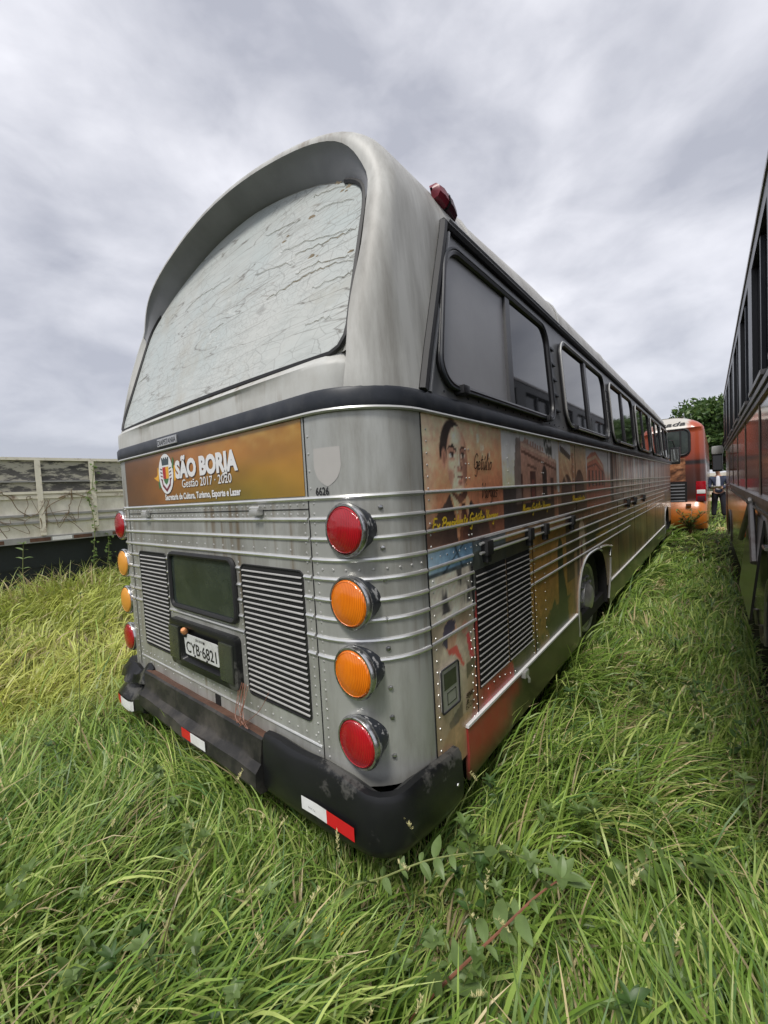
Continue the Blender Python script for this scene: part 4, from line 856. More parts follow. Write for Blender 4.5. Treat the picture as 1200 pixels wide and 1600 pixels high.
# skirt and its bright rail
def skirt(y0, y1, zt, zb, red):
    m = MB(); n = max(2, int((y1-y0)/.05)); yy = np.linspace(y0, y1, n); off = [(0, 1.257), (.1, 1.259), (.5, 1.262), (1, 1.256)]
    m.grid([[(x, y+(.03 if f == 0 else 0)*0, zt+(zb-zt)*f) for y in yy] for f, x in off]); m.add([(1.24, y0, zt), (1.24, y0, zb)]+[(x, y0, zt+(zb-zt)*f) for f, x in off[::-1]], [tuple(range(6))])
    V = np.array(m.v); c = np.array([52, 48, 34.])*(.7+.6*fbm(V[:, 1]*5, V[:, 2]*5))[:, None]
    if red: 
        k = (np.clip((1.08+((V[:, 2]-.45)*1.2)-V[:, 1])/.1, 0, 1)*np.clip((V[:, 2]-.37)/.03, 0, 1))[:, None]; c = c*(1-k)+np.array([128, 44, 42.])*k
    else:
        k = np.clip(np.sin(V[:, 1]*6)*1.5-.6, 0, 1)[:, None]*.5; c = c*(1-k)+np.array([128, 118, 100.])*k
    m.c = cols(c*1.25); return m.build('skirt', MATS['mural_wrap'], BUS)
sk = skirt(.55, 2.56, .587, .34, True); skirt(3.72, 9.9, .587, .36, False)
for y0, y1 in ((.545, 2.45), (3.78, 9.88)):
    m = MB(); m.add([(x, y, z) for y in (y0, y1) for x, z in ((1.25, .588), (1.265, .588), (1.265, .600), (1.25, .601))], [(0, 1, 2, 3), (7, 6, 5, 4), (0, 4, 5, 1), (1, 5, 6, 2), (2, 6, 7, 3), (3, 7, 4, 0)])
    m.build('skirt_rail', MATS['letter_white'], sk, smooth=False)
m = MB(); m.rbox((1.255, 1.20, .56), (1.285, 1.26, .60), .006); m.tube([(1.275, 1.23, .58), (1.29, 1.24, .55), (1.285, 1.25, .525)], .008, 6); m.build('skirt_latch', MATS['rivet_metal'], sk)
# arch trims, wheel wells, wheels
for yc, hw, zc_, zt in ARCHES:
    e = np.linspace(-1, 1, 41); P = [(1.256, yc+hw*q, zc_+(zt-zc_)*max(0, 1-abs(q)**3.2)**.55) for q in e]
    P = [(1.256, yc-hw, .40)]+P+[(1.256, yc+hw, .40)]
    m = MB(); m.tube(P[:34], .011, 6); tr_ = m.build('arch_trim', MATS['aluminium'], BUS)
    m = MB(); m.grid([[(x, p[1], p[2]) for p in P] for x in (1.249, .7)]); m.grid([[(.7, p[1], p[2]) for p in P], [(.7, p[1], .3) for p in P]]); m.build('wheel_well', MATS['void_black'], BUS)
m = MB(); m.tube([(1.262, 3.36, 1.02), (1.262, 3.62, 1.0), (1.262, 3.90, .955)], .010, 6); m.tube([(1.262, 3.80, .85), (1.262, 3.78, .70), (1.262, 3.66, .44)], .010, 6); m.tube([(1.255, 3.9, .95), (1.255, 3.82, .86)], .005, 5); m.build('mudguard_bracket', MATS['aluminium'], BUS)
def wheel(x, y, z, sg=1, par=None, R=.50, nm='wheel'):
    m = MB(); ax = (sg, 0, 0); m.lathe([(R*.62, -.13), (R*.66, .0), (R*.8, .02), (R*.95, .01), (R, -.02), (R, -.24), (R*.9, -.27), (R*.6, -.26)], (x, y, z), ax, 40, cap=False); 
    for k in range(40):
        a = k*math.pi/20; c, s = math.cos(a), math.sin(a); m.rbox((-.23, -.02, -.02), (-.015, .02, .012), .004, xf=Matrix.Translation((x, y+c*R, z+s*R)) @ Matrix.Rotation(a-math.pi/2, 4, 'X') @ Matrix.Diagonal((sg, 1, 1, 1)))
    ob = m.build(nm, MATS['tyre_rubber'], par)
    m = MB(); m.lathe([(R*.66, -.005), (R*.63, .012), (R*.58, .0), (R*.56, -.08), (R*.50, -.11), (R*.30, -.05), (R*.28, .02), (R*.2, .05), (R*.1, .06), (.001, .06)], (x, y, z), ax, 36)
    for k in range(10): a = k*math.pi/5; m.lathe([(.018, -.06), (.018, .01), (.01, .02)], (x, y+math.cos(a)*R*.38, z+math.sin(a)*R*.38), ax, 8)
    m.build('rim', MATS['wheel_steel'], ob); return ob
for y in (3.10, 10.45):
    for sg in (1, -1): wheel(sg*1.17, y, .575, sg, BUS)
# left side, front end, underside
m = MB(); m.grid([[(-1.25, y, z) for y in (.3, 2.5, 6, 11.6)] for z in (.45, 1.2, 1.976)]); mat('wrap_brown', (.14, .09, .05), .35, var=.4, vscale=1.2); m.build('mural_panel', MATS['wrap_brown'], BUS)
m = MB()
fo = lambda z: 11.95-.28*max(0, (z-1.9))
rows = []
for z in (.42, .8, 1.2, 1.6, 1.98, 2.3, 2.6, 2.86):
    h = [(1.25 if z < 2.05 else xw(z)) , ]; w_ = h[0]; yf = fo(z); rows.append([(w_, 11.55, z), (w_-.02, yf-.12, z), (w_-.12, yf-.02, z), (w_-.4, yf+.05, z), (0, yf+.1, z), (-w_+.4, yf+.05, z), (-w_+.12, yf-.02, z), (-w_+.02, yf-.12, z), (-w_, 11.55, z)])
m.grid(rows); fr = m.build('front_panel', MATS['silver_paint'], BUS)
m = MB(); m.grid([[(x*.93, y+.012, z) for x, y, z in rows[k][1:-1]] for k in (4, 5, 6, 7)]); m.build('windscreen', MATS['tinted_glass'], fr)
m = MB(); m.box((-1.22, .12, .40), (1.22, 11.7, .5)); m.box((-1.0, .06, .36), (1.0, .10, .62)); m.build('underframe', MATS['void_black'], BUS, smooth=False)
m = MB(); m.rbox((1.22, 12.02, 1.98), (1.44, 12.14, 2.42), .03); mi = m.build('side_mirror', MATS['black_trim'], BUS)
m = MB(); m.box((1.25, 12.012, 2.03), (1.41, 12.0185, 2.37)); mat('mirror_glass', (.6, .62, .6), .05, .9); m.build('mirror_glass', MATS['mirror_glass'], mi, smooth=False)
m = MB(); m.tube([(1.2, 11.9, 2.6), (1.28, 12.05, 2.6), (1.33, 12.08, 2.42)], .015, 6); m.build('mirror_arm', MATS['black_trim'], mi)

# ================================================================== THE RIGHT BUS
P0 = Vector((2.403, 2.05, 0)); Dv = Vector((-.0095, 1, 0)).normalized(); Nr = Vector((Dv.y, -Dv.x, 0))
BUS2 = empty('tour_bus', (P0+Dv*3+Nr*1.2+Vector((0, 0, GZ)))[:], 'dark glossy brown and olive bus seen at a glancing angle along the right edge', 'bus')
def Q(a, z, off=0.0): p = P0+Dv*a-Nr*off; return (p.x, p.y, z)
A0, A1 = -1.7, 8.45
ag = np.unique(np.r_[np.arange(A0, A1, .03), A1]); zg2 = np.arange(.5, 2.2, .03); AA, ZG = np.meshgrid(ag, zg2)
inr = lambda a, z: ((np.abs(a+.05) < .62) & (z < .62+.42*np.clip(1-(np.abs(a+.05)/.62)**3, 0, 1)**.5)) | ((np.abs(a-6.55) < .55) & (z < .60+.40*np.clip(1-(np.abs(a-6.55)/.55)**3, 0, 1)**.5))
mb = MB(); mb.grid([[Q(a, z) for a in ag] for z in zg2]); nA = len(ag)
mb.f = [f for k, f in enumerate(mb.f) if not inr((ag[k % (nA-1)]), zg2[k//(nA-1)])]; mb.m = [0]*len(mb.f)
n1 = fbm(AA*3, ZG*3); st = fbm(AA*7, ZG*.8, 3)
def gr2(t, *cs):
    t = np.clip(t, 0, 1)*(len(cs)-1); i = np.clip(t.astype(int), 0, len(cs)-2); f = (t-i)[..., None]; A = np.array(cs, float); return A[i]*(1-f)+A[i+1]*f
C2 = gr2(st*1.3-.1, (44, 30, 24), (84, 48, 34), (112, 64, 44), (66, 50, 42)); 
k = np.clip((1.42-ZG+.1*n1)/.12, 0, 1)[..., None]; C2 = C2*(1-k)+gr2(n1, (26, 30, 18), (44, 48, 28), (58, 56, 36))*k
k = (np.clip(1-np.abs(AA-2.6)/.9, 0, 1)*np.clip((ZG-1.75)/.1, 0, 1)*.8)[..., None]; C2 = C2*(1-k)+np.array([150, 78, 54])*k
k = (np.clip((AA-3.6)/.5, 0, 1)*np.clip(np.sin(AA*5)*1.5, 0, 1)*.45)[..., None]; C2 = C2*(1-k)+np.array([128, 116, 96])*k
k = (np.clip((AA-5.5)/1, 0, 1)*np.clip((1.3-ZG)/.2, 0, 1)*.7)[..., None]; C2 = C2*(1-k)+gr2(n1, (120, 58, 44), (90, 74, 54))*k
mb.c = cols(C2); mat('gloss_wrap', attr='Col', rough=.16, coat=.45, dirt=(.07, .06, .05), dscale=5, damt=.25); mb.build('body_side', MATS['gloss_wrap'], BUS2)
mat('bus_dark', (.03, .027, .026), .3, var=.2, coat=.4); mat('tan_strip', (.34, .27, .2), .4, var=.2, vscale=7); mat('rail_alu', (.35, .335, .32), .38, .6, var=.2, vscale=8, dirt=(.16, .1, .07), dscale=6, damt=.6)
m = MB()
for a, b in ((A0, 2.2), (A1, 2.2)): m.grid([[Q(a, z, -o) for o in (0, 1.25, 2.5)] for z in (.5, 2.2, 3.3)])
m.grid([[Q(a, z, -2.5) for a in (A0, A1)] for z in (.5, 3.3)]); m.build('body_shell', MATS['bus_dark'], BUS2, smooth=False)
m = MB(); m.grid([[Q(a, z, -o) for o, z in ((-.02, 3.26), (0, 3.34), (.08, 3.42), (.4, 3.5), (1.25, 3.54), (2.1, 3.5), (2.45, 3.4), (2.5, 3.3))] for a in (A0, 0, 4, A1)]); m.build('roof', MATS['roof_paint'], BUS2)
m = MB(); m.grid([[Q(a, z, -.012) for a in np.linspace(A0, A1, 12)] for z in (2.19, 2.6, 3.0, 3.3)]); gl = m.build('window_glass', MATS['tinted_glass'], BUS2)
m = MB()
def bar(a0, a1, z0, z1, o0, o1): 
    m.add([Q(a, z, o) for a in (a0, a1) for z in (z0, z1) for o in (o0, o1)], [(0, 1, 3, 2), (4, 6, 7, 5), (0, 4, 5, 1), (2, 3, 7, 6), (0, 2, 6, 4), (1, 5, 7, 3)])
def part(nm, mt, par=BUS2): 
    global m; o = m.build(nm, mt, par, smooth=False); m = MB(); return o
m = MB()
bar(A0, A1, 3.20, 3.30, -.01, .02); hdr = part('window_header', MATS['black_trim'])
bar(A0, A1, 3.305, 3.335, -.01, .03); part('drip_rail', MATS['rail_alu'], hdr)
for a in np.arange(-.25, 8.3, 1.42): 
    bar(a, a+.36, 2.26, 3.2, -.011, .022); o = part('window_pillar', MATS['black_trim'])
    bar(a+.86, a+.92, 2.28, 3.19, -.011, .012); part('window_frame', MATS['band_navy'], gl)
for a in np.arange(-1.0, 8.2, 1.42): bar(a, a+1.0, 2.275, 2.305, .0, .034); part('window_sill', MATS['rail_alu'])
bar(A0, A1, 2.20, 2.235, -.01, .03); bar(A0, A1, 2.155, 2.185, -.01, .018); part('belt_rail', MATS['rail_alu'])
bar(A0, A1, 2.236, 2.27, -.012, .02); bar(A0, A1, 2.186, 2.199, -.01, .02); part('belt_seal', MATS['rubber'])
bar(A0, 5.8, 1.455, 1.495, -.01, .03); bar(A0, 5.8, 1.385, 1.405, -.01, .024); bar(A0, 5.8, 1.406, 1.454, -.01, .012); part('side_rail', MATS['rail_alu'])
for a in (.93, 2.4, 3.85, 5.2, 6.7): bar(a, a+.035, 1.50, 2.15, -.004, .006); part('panel_strip', MATS['tan_strip'])
for a in (.88, 2.35, 3.8, 5.15): bar(a, a+.02, 1.50, 2.10, -.004, .003); part('panel_seam', MATS['void_black'])
# hatch that stands ajar with its bright stay
m = MB(); f0 = [Q(.72, 1.33, .005), Q(1.95, 1.33, .005), Q(1.95, .62, .085), Q(.72, .62, .085)]; m.prism(f0, -Nr*-.015); part('luggage_hatch', MATS['bus_dark'])
m.tube([Q(1.33, 1.42, .03), Q(1.9, 1.06, .07)], .022, 6); m.tube([Q(1.33, 1.42, .03), Q(.80, 1.02, .05)], .022, 6); m.lathe([(.035, 0), (.035, .03), (.01, .04)], Q(1.33, 1.43, .02), -Nr, 12); part('hatch_stay', MATS['rail_alu'])
for a, z in ((2.05, 1.155), (.3, 1.2)):
    m.tube([Q(a-.07, z, .03), Q(a+.07, z, .03)], .012, 6); m.tube([Q(a-.06, z, .0), Q(a-.06, z, .03)], .01, 6); m.tube([Q(a+.06, z, .0), Q(a+.06, z, .03)], .01, 6); part('door_handle', MATS['chrome'])
for yc, hw, zt in ((-.05, .62, 1.04), (6.55, .55, 1.0)):
    P = [Q(yc+hw*q, .62+(zt-.62)*max(0, 1-abs(q)**3)**.5, .008) for q in np.linspace(-1, 1, 25)]
    m.tube([Q(yc-hw, .5, .008)]+P+[Q(yc+hw, .5, .008)], .014, 6); part('arch_trim', MATS['rail_alu'])
    m.grid([[tuple(Vector(p)+Nr*o) for p in P] for o in (.01, .6)]); part('wheel_well', MATS['void_black'])
    w = P0+Dv*yc+Nr*.10; wheel(w.x, w.y, .575, -1, BUS2)
for a in (.85, 1.3, 1.75, 2.2): m.tube([Q(a, .56, .01), Q(a, .44, .0), Q(a+.12, .40, -.05)], .018, 6); part('step_bracket', MATS['rail_alu'])
m.add([Q(a, .5, -o) for a in (A0, A1) for o in (0.02, 2.5)], [(0, 1, 3, 2)]); bar(.6, 6, .38, .52, -.3, -.1); part('underframe', MATS['void_black'])
m.lathe([(.03, 0), (.028, .02), (.005, .03)], Q(2.55, 1.02, 0), -Nr, 12); part('marker_lamp', MATS['lens_amber'])
bar(8.0, 8.5, .5, 1.45, -.01, .012); mat('red_brown', (.16, .05, .03), .3, coat=.4, var=.2); part('front_corner', MATS['red_brown'])
# mirror
m.rbox((2.09, 10.56, 1.72), (2.27, 10.66, 2.12), .03); mi = m.build('side_mirror', MATS['black_trim'], BUS2); m = MB()
m.rbox((2.075, 10.52, 2.10), (2.285, 10.70, 2.28), .05); m.build('mirror_cap', MATS['fibreglass'], mi); m = MB()
m.box((2.105, 10.555, 1.76), (2.255, 10.562, 2.07)); part('mirror_glass', MATS['tinted_glass'], mi)
m.tube([(2.27, 10.6, 2.25), (2.34, 10.5, 2.6), (2.36, 10.4, 2.8)], .025, 6); part('mirror_arm', MATS['black_trim'], mi)
# ================================================================== THE ORANGE BUS BEHIND
BUS3 = empty('touring_coach', (.72, 15, GZ), 'orange and white coach parked across the far end behind the grey bus, black engine grille', 'bus')
yb3 = 13.0; X0, X1 = -.55, 1.96
mat('orange_wrap', attr='Col', rough=.3, coat=.3)
def sec3(z):   # half outline of the tail at height z
    w_ = 1.255-.02*max(0, z-1.2)-.0*z; b = 0
    if z < .95: b = -.16*math.sin(math.pi*min(1, max(0, (z-.2)/.75)))**.8
    r = .22; cx = (X0+X1)/2
    if z > 2.9: w_ -= .55*((z-2.9)/.45)**2.2; 
    yb = yb3+b+(.5*((z-2.95)/.4)**2 if z > 2.95 else .03*max(0, z-1.2))
    P = [(cx+w_-r+r*math.sin(q), yb+r-r*math.cos(q)) for q in np.linspace(0, math.pi/2, 7)]
    h = [(cx+x, yb) for x in np.linspace(0, w_-r, 18)[:-1]]+P+[(cx+w_, yb3+2), (cx+w_, yb3+9)]
    return [(2*cx-x, y) for x, y in h[::-1]][:-1]+h
zs3 = list(np.linspace(.2, 2.9, 46))+[2.98, 3.06, 3.14, 3.2, 3.26, 3.31, 3.34]
mb = MB(); rows = [[(x, y, z) for x, y in sec3(z)] for z in zs3]; mb.grid(rows); V = np.array(mb.v)
mb.add([(X0+.5, yb3+.45, 3.345), (X1-.5, yb3+.45, 3.345), (X1-.5, yb3+9, 3.36), (X0+.5, yb3+9, 3.36)], [(0, 1, 2, 3)]); V = np.array(mb.v)
x, z = V[:, 0], V[:, 2]; n = fbm(x*4, z*2)
C3 = gr2((z-.9)/2.0+.1*n, (82, 42, 32), (58, 36, 32), (84, 46, 38), (156, 70, 46), (170, 78, 50))
k = np.clip((.98-z)/.04, 0, 1)[:, None]; C3 = C3*(1-k)+np.array([190, 108, 40.])*k
k = (np.clip((z-2.95)/.03, 0, 1)*np.clip((1.62-x)/.05+ (z-3.1)*4, 0, 1))[:, None]; C3 = C3*(1-k)+np.array([186, 182, 172.])*k
k = (np.abs(z-2.02) < .05).astype(float)[:, None]; C3 = C3*(1-k)+np.array([44, 36, 36.])*k
mb.c = cols(C3); b3 = mb.build('body', MATS['orange_wrap'], BUS3, auto=40)
mb = MB(); P = rrect(X0+.42, 1.60, 2.24, 2.96, .16, 6); mb.prism([(a, yb3+.018+.03*(b-1.2)-.03, b) for a, b in P], (0, .03, 0)); rw = mb.build('rear_window', MATS['pane_green'], BUS3)
mb = MB(); mb.tube([(a, yb3-.012+.03*(b-1.2), b) for a, b in P], .035, 6, closed=True); mb.tube([(1.40, yb3+.01, 2.27), (1.40, yb3+.03, 2.93)], .02, 5); mb.build('window_frame', MATS['rubber'], rw)
mb = MB(); xs = np.linspace(X0+.3, 1.50, 60); zs = np.linspace(1.52, 2.16, 26); mb.grid([[(a, yb3-.004+.03*max(0, b-1.2), b) for a in xs] for b in zs]); V = np.array(mb.v)
n = fbm(V[:, 0]*9, V[:, 2]*12); n2 = fbm(V[:, 0]*26, V[:, 2]*34, 3); mb.c = cols(gr2(n*.9+n2*.5-.25, (30, 22, 18), (96, 62, 44), (170, 118, 84), (200, 160, 124)))
mb.build('stone_photo_panel', MATS['orange_wrap'], BUS3)
mb = MB(); mb.box((X0+.35, yb3-.02, .32), (1.53, yb3+.02, 1.50)); g3 = mb.build('engine_grille', MATS['void_black'], BUS3, smooth=False)
mb = MB()
for z in np.arange(.42, 1.42, .09): mb.box((X0+.4, yb3-.032, z), (1.48, yb3-.02, z+.03))
mb.build('grille_slats', MATS['hood_grey'], g3, smooth=False)
mb = MB(); mb.box((1.12, yb3-.04, .545), (1.30, yb3-.03, .60), 0); mb.box((1.30, yb3-.04, .545), (1.46, yb3-.03, .60), 1); mb.build('reflective_sticker', [MATS['sticker_white'], MATS['sticker_red']], g3, smooth=False)
mb = MB(); mb.rbox((1.72, yb3-.03, .95), (1.945, yb3+.14, 1.50), .03, 0); mb.rbox((1.74, yb3-.04, 1.16), (1.93, yb3+.1, 1.27), .02, 1); mb.rbox((1.75, yb3-.035, .955), (1.92, yb3+.1, 1.10), .02, 2); mb.build('taillight', [MATS['lens_red'], MATS['sticker_white'], MATS['lens_dark_red']], BUS3)
mb = MB(); textmesh(mb, 'ionada', (.66, yb3+.175, 3.06), (1, 0, 0), Vector((0, .55, 1)).normalized(), .20, fit=.86, bold=.02, shear=.25)
for v in range(len(mb.v)):
    X_, Y_, Z_ = mb.v[v]; mb.v[v] = (X_, yb3+(.5*((Z_-2.95)/.4)**2 if Z_ > 2.95 else 0)-.012, Z_)
mb.build('lettering', MATS['ink_black'], BUS3, smooth=False)
for xx in (X0+.2, X1-.2): wheel(xx, 15.2, .575, 1 if xx > 0 else -1, BUS3)
mb = MB(); mb.rbox((1.5, yb3-.2, .84), (1.62, yb3-.1, .9), .02); mb.build('bumper_recess', MATS['rust'], BUS3)
# ================================================================== GROUND
def ground(x, y):
    x = np.asarray(x, float); y = np.asarray(y, float)
    return GZ+.30*sm(-x, 1.6, 5.6)+.05*(fbm(x*.7+9, y*.7+3, 4)-.5)-.04*np.exp(-((x)/1.1)**4)*((y > 0) & (y < 12))
def axis_pts(c, fine, n, growth, lim):
    o = [0.0]; s = fine
    for k in range(n): o.append(o[-1]+s); s *= growth
    o = np.array(o); o = o[o < lim]; return np.unique(np.r_[c-o, c+o, c-lim, c+lim])
gx = axis_pts(1.0, .15, 120, 1.055, 700); gyy = axis_pts(1.0, .15, 120, 1.055, 700); GX, GY = np.meshgrid(gx, gyy)
H = ground(GX, GY); far = np.clip((np.hypot(GX, GY)-40)/60, 0, 1); H = H*(1-far)+GZ*far
mb = MB(); mb.grid([[(GX[i, j], GY[i, j], H[i, j]) for j in range(len(gx))] for i in range(len(gyy))])
mat('soil_thatch', (.035, .042, .016), .95, spec=.1, var=.4, vscale=6, dirt=(.05, .038, .02), dscale=3, damt=.8, bump=.6, bscale=40)
tag(mb.build('ground', MATS['soil_thatch']), kind='structure')
tn = R_(4.0); TD = Vector((math.sin(tn), math.cos(tn), 0)); TN = Vector((math.cos(tn), -math.sin(tn), 0)); TO = Vector((-5.98, .7, 0))
# ------------------------------------------------------------------ grass, one object
def grass_material(name):
    m = bpy.data.materials.new(name); m.use_nodes = True; N = m.node_tree.nodes; L = m.node_tree.links
    p = N['Principled BSDF']; p.inputs['Roughness'].default_value = .42; p.inputs['Specular IOR Level'].default_value = .45
    a = N.new('ShaderNodeVertexColor'); a.layer_name = 'Col'; L.new(a.outputs[0], p.inputs['Base Color'])
    t = N.new('ShaderNodeBsdfTranslucent'); L.new(a.outputs[0], t.inputs[0]); mx = N.new('ShaderNodeMixShader'); mx.inputs[0].default_value = .35
    L.new(p.outputs[0], mx.inputs[1]); L.new(t.outputs[0], mx.inputs[2]); L.new(mx.outputs[0], N['Material Output'].inputs[0]); MATS[name] = m
grass_material('grass_blades')
def blades(x, y, h, az, th0, th1, w, col, seg=5, z0=None, twist=None):
    n = len(x); z = ground(x, y)-.015 if z0 is None else z0
    s = np.linspace(0, 1, seg+1); ds = 1/seg
    th = th0[:, None]+th1[:, None]*((s[None, 1:]+s[None, :-1])/2)**1.3
    r = np.c_[np.zeros(n), np.cumsum(np.sin(th), 1)]*ds*h[:, None]; zz = np.c_[np.zeros(n), np.cumsum(np.cos(th), 1)]*ds*h[:, None]
    ca, sa = np.cos(az)[:, None], np.sin(az)[:, None]
    cx = x[:, None]+r*ca; cy = y[:, None]+r*sa; cz = np.maximum(z[:, None]+zz, ground(cx, cy)+.004)
    wp = np.array([.55, .95, 1, .85, .6, .08]) if seg == 5 else np.interp(s, [0, .2, .5, .8, 1], [.6, 1, .95, .6, .08])
    tw = (rng.normal(0, .5, n) if twist is None else twist)[:, None]
    wx, wy, wz = -sa*np.cos(tw), ca*np.cos(tw), np.sin(tw)
    W_ = (w*(1+.45*np.exp(-(np.hypot(x-cx0, y-cy0)/1.9)**2)))[:, None]*wp[None]*.5
    V = np.empty((n, seg+1, 2, 3), np.float32)
    for k, sg in ((0, 1), (1, -1)):
        V[:, :, k, 0] = cx+sg*wx*W_; V[:, :, k, 1] = cy+sg*wy*W_; V[:, :, k, 2] = cz+sg*wz*W_
    b = np.arange(n)[:, None]*(2*(seg+1)); j = np.arange(seg)[None]*2
    F = np.stack([b+j, b+j+1, b+j+3, b+j+2], -1).reshape(-1, 4)
    CC = np.repeat(col[:, None, :], 2*(seg+1), 1)
    return V.reshape(-1, 3), F, CC.reshape(-1, 3)
def mesh_np(name, parts, material):
    o = 0; VV, FF, CC = [], [], []
    for V, F, C in parts: VV.append(V); FF.append(F+o); CC.append(C); o += len(V)
    V = np.concatenate(VV).astype(np.float32); F = np.concatenate(FF).astype(np.int32); C = np.concatenate(CC).astype(np.float32)
    me = bpy.data.meshes.new(name); me.vertices.add(len(V)); me.vertices.foreach_set('co', V.ravel()); me.loops.add(F.size); me.loops.foreach_set('vertex_index', F.ravel())
    me.polygons.add(len(F)); me.polygons.foreach_set('loop_start', np.arange(0, F.size, 4, dtype=np.int32)); me.polygons.foreach_set('loop_total', np.full(len(F), 4, np.int32))
    me.update(); a = me.color_attributes.new('Col', 'FLOAT_COLOR', 'POINT'); a.data.foreach_set('color', np.c_[C, np.ones(len(C), np.float32)].astype(np.float32).ravel())
    me.polygons.foreach_set('use_smooth', np.ones(len(F), bool)); me.materials.append(MATS[material]); ob = bpy.data.objects.new(name, me); COL.objects.link(ob); return ob
cx0, cy0 = CAM.x, CAM.y
def scatter(N, dmin, dmax, p):
    """distances with density ~ d^-p, inside the part of the yard the photo looks at"""
    u = rng.random(N); e = 2-p
    d = (dmin**e+u*(dmax**e-dmin**e))**(1/e) if abs(e) > 1e-6 else dmin*(dmax/dmin)**u
    a = YAW+math.pi/2+(rng.random(N)-.5)*R_(126); return cx0+d*np.cos(a), cy0+d*np.sin(a), d
def blocked(x, y):
    b = (np.abs(x) < 1.12) & (y > .25) & (y < 11.6)
    b |= ((x-2.42-(-.0095*(y-2))) > 0) & (y > .4) & (y < 10.6) & (x < 4.9)
    b |= (x > -.5) & (x < 1.9) & (y > 13.1) & (y < 22)
    return b
def hexc(*c): return lin(np.array(c)/255.)
G1, G2, G3, G4, ST, YG = [hexc(*c) for c in ((117, 148, 62), (143, 168, 80), (182, 196, 114), (94, 126, 68), (214, 196, 150), (206, 204, 108))]
def palette(n, x, y, dry=.06, warm=None):
    t = rng.random(n); C = np.where((t < .4)[:, None], G1, np.where((t < .72)[:, None], G2, np.where((t < .88)[:, None], G3, G4)))
    if warm is not None: C = C*(1-warm[:, None])+YG*warm[:, None]
    k = rng.random(n) < dry; C = np.where(k[:, None], ST*(.5+.6*rng.random(n))[:, None], C)
    return C*(.75+.5*rng.random(n))[:, None]
def dirfield(x, y): return 2.4*math.pi*(fbm(x*.55+3, y*.55+8, 2)-.5)+R_(70)
def zones(x, y):
    corr = sm(x-1.28+.0*y, 0, .25)*sm(y, .9, 2.2)           # mown-looking strip between the buses
    leftfar = sm(-x+.0, .8, 2.2)                               # yellower field on the left
    return corr, leftfar
parts = []
def layer(N, dmin, dmax, p, kind):
    x, y, d = scatter(N, dmin, dmax, p); k = ~blocked(x, y)
    cl = fbm(x*1.9, y*1.9, 1); 
    if kind == 'tall': k &= rng.random(N) < np.clip(2.6*cl-.55, 0.08, 1)
    x, y, d, cl = x[k], y[k], d[k], cl[k]; n = len(x); corr, lf = zones(x, y); wf = np.maximum(1, (d/2.2)**.8)
    az = dirfield(x, y)+rng.normal(0, .75, n)
    warm = np.clip(lf*(1.0*fbm(x*.6, y*.6+4, 5)+.05), 0, .7)
    if kind == 'tall':
        h = (.26+.30*rng.random(n))*(.6+.8*cl)*(1-.5*corr)*(1-.30*lf); th0 = np.abs(rng.normal(.35, .25, n)); th1 = rng.uniform(.7, 2.3, n); w = (.0045+.0045*rng.random(n))*wf; C = palette(n, x, y, .05+0*d.mean(), warm)
    elif kind == 'short':
        h = (.08+.14*rng.random(n))*(1-.2*corr)*(.7+.6*cl); th0 = np.abs(rng.normal(.3, .3, n)); th1 = rng.uniform(.2, 1.3, n); w = (.0032+.0028*rng.random(n))*wf; C = palette(n, x, y, .10, warm)*.92  # short blades coloured darker, putting the shade of the gaps into their tint
    else:
        h = .1+.28*rng.random(n); th0 = rng.uniform(1.0, 1.5, n); th1 = rng.uniform(-.1, .3, n); w = (.002+.002*rng.random(n))*wf; C = palette(n, x, y, .62, warm)*.8; az = rng.random(n)*6.283
    # keep blades from growing through the bodywork
    ex, ey = x+np.cos(az)*h*.8, y+np.sin(az)*h*.8
    inb = (np.abs(ex) < 1.27) & (ey > -.02) & (ey < 11.7); h = np.where(inb, np.minimum(h, .2), h)
    inb = (ex > 2.36) & (ey > 0) & (ey < 10.5); h = np.where(inb, h*.5, h)
    tall_weeds = np.exp(-((x-1.62)/.28)**2-((y-.02)/.26)**2)+np.exp(-((x-1.3)/.35)**2-((y-.0)/.2)**2)+np.exp(-((x-.05)/.25)**2-((y+.3)/.12)**2)+np.exp(-((x-1.97)/.2)**2-((y-.5)/.18)**2)
    h = h*(1-.72*np.clip(tall_weeds, 0, 1))
    parts.append(blades(x, y, h, az, th0, th1, w, C))
GD = 1.0
layer(int(85000*GD), .3, 7, 1.1, 'short'); layer(int(85000*GD), .3, 9, 1.2, 'tall'); layer(int(30000*GD), .3, 7, 1.3, 'thatch')
layer(int(60000*GD), 6, 45, 1.5, 'short'); layer(int(45000*GD), 7, 45, 1.5, 'tall')
# tussocks: arching blades that fan out from one root
nt_ = 1500; tx, ty, td = scatter(nt_, .7, 16, 1.15); k = ~blocked(tx, ty); tx, ty, td = tx[k], ty[k], td[k]; nt_ = len(tx); per = 42; tf = 1-.45*zones(tx, ty)[0]-.25*zones(tx, ty)[1]
R0 = np.repeat(np.arange(nt_), per); n = len(R0); lean = dirfield(tx, ty)+rng.normal(0, .5, nt_); az = rng.random(n)*6.283; az = np.where(rng.random(n) < .6, lean[R0]+rng.normal(0, .45, n), az); rr = np.abs(rng.normal(0, .025, n))
x = tx[R0]+np.cos(az)*rr; y = ty[R0]+np.sin(az)*rr; hs = rng.uniform(.22, .48, nt_)*tf*(1-.6*np.clip(np.exp(-((tx-1.62)/.28)**2-((ty-.02)/.26)**2)+np.exp(-((tx-1.3)/.35)**2-(ty/.2)**2), 0, 1)); h = hs[R0]*rng.uniform(.6, 1.15, n); d = td[R0]
ex, ey = x+np.cos(az)*h*.8, y+np.sin(az)*h*.8; k = ~((np.abs(ex) < 1.3) & (ey > -.06) & (ey < 11.7)) & ~((ex > 2.34) & (ey > .3) & (ey < 10.5))
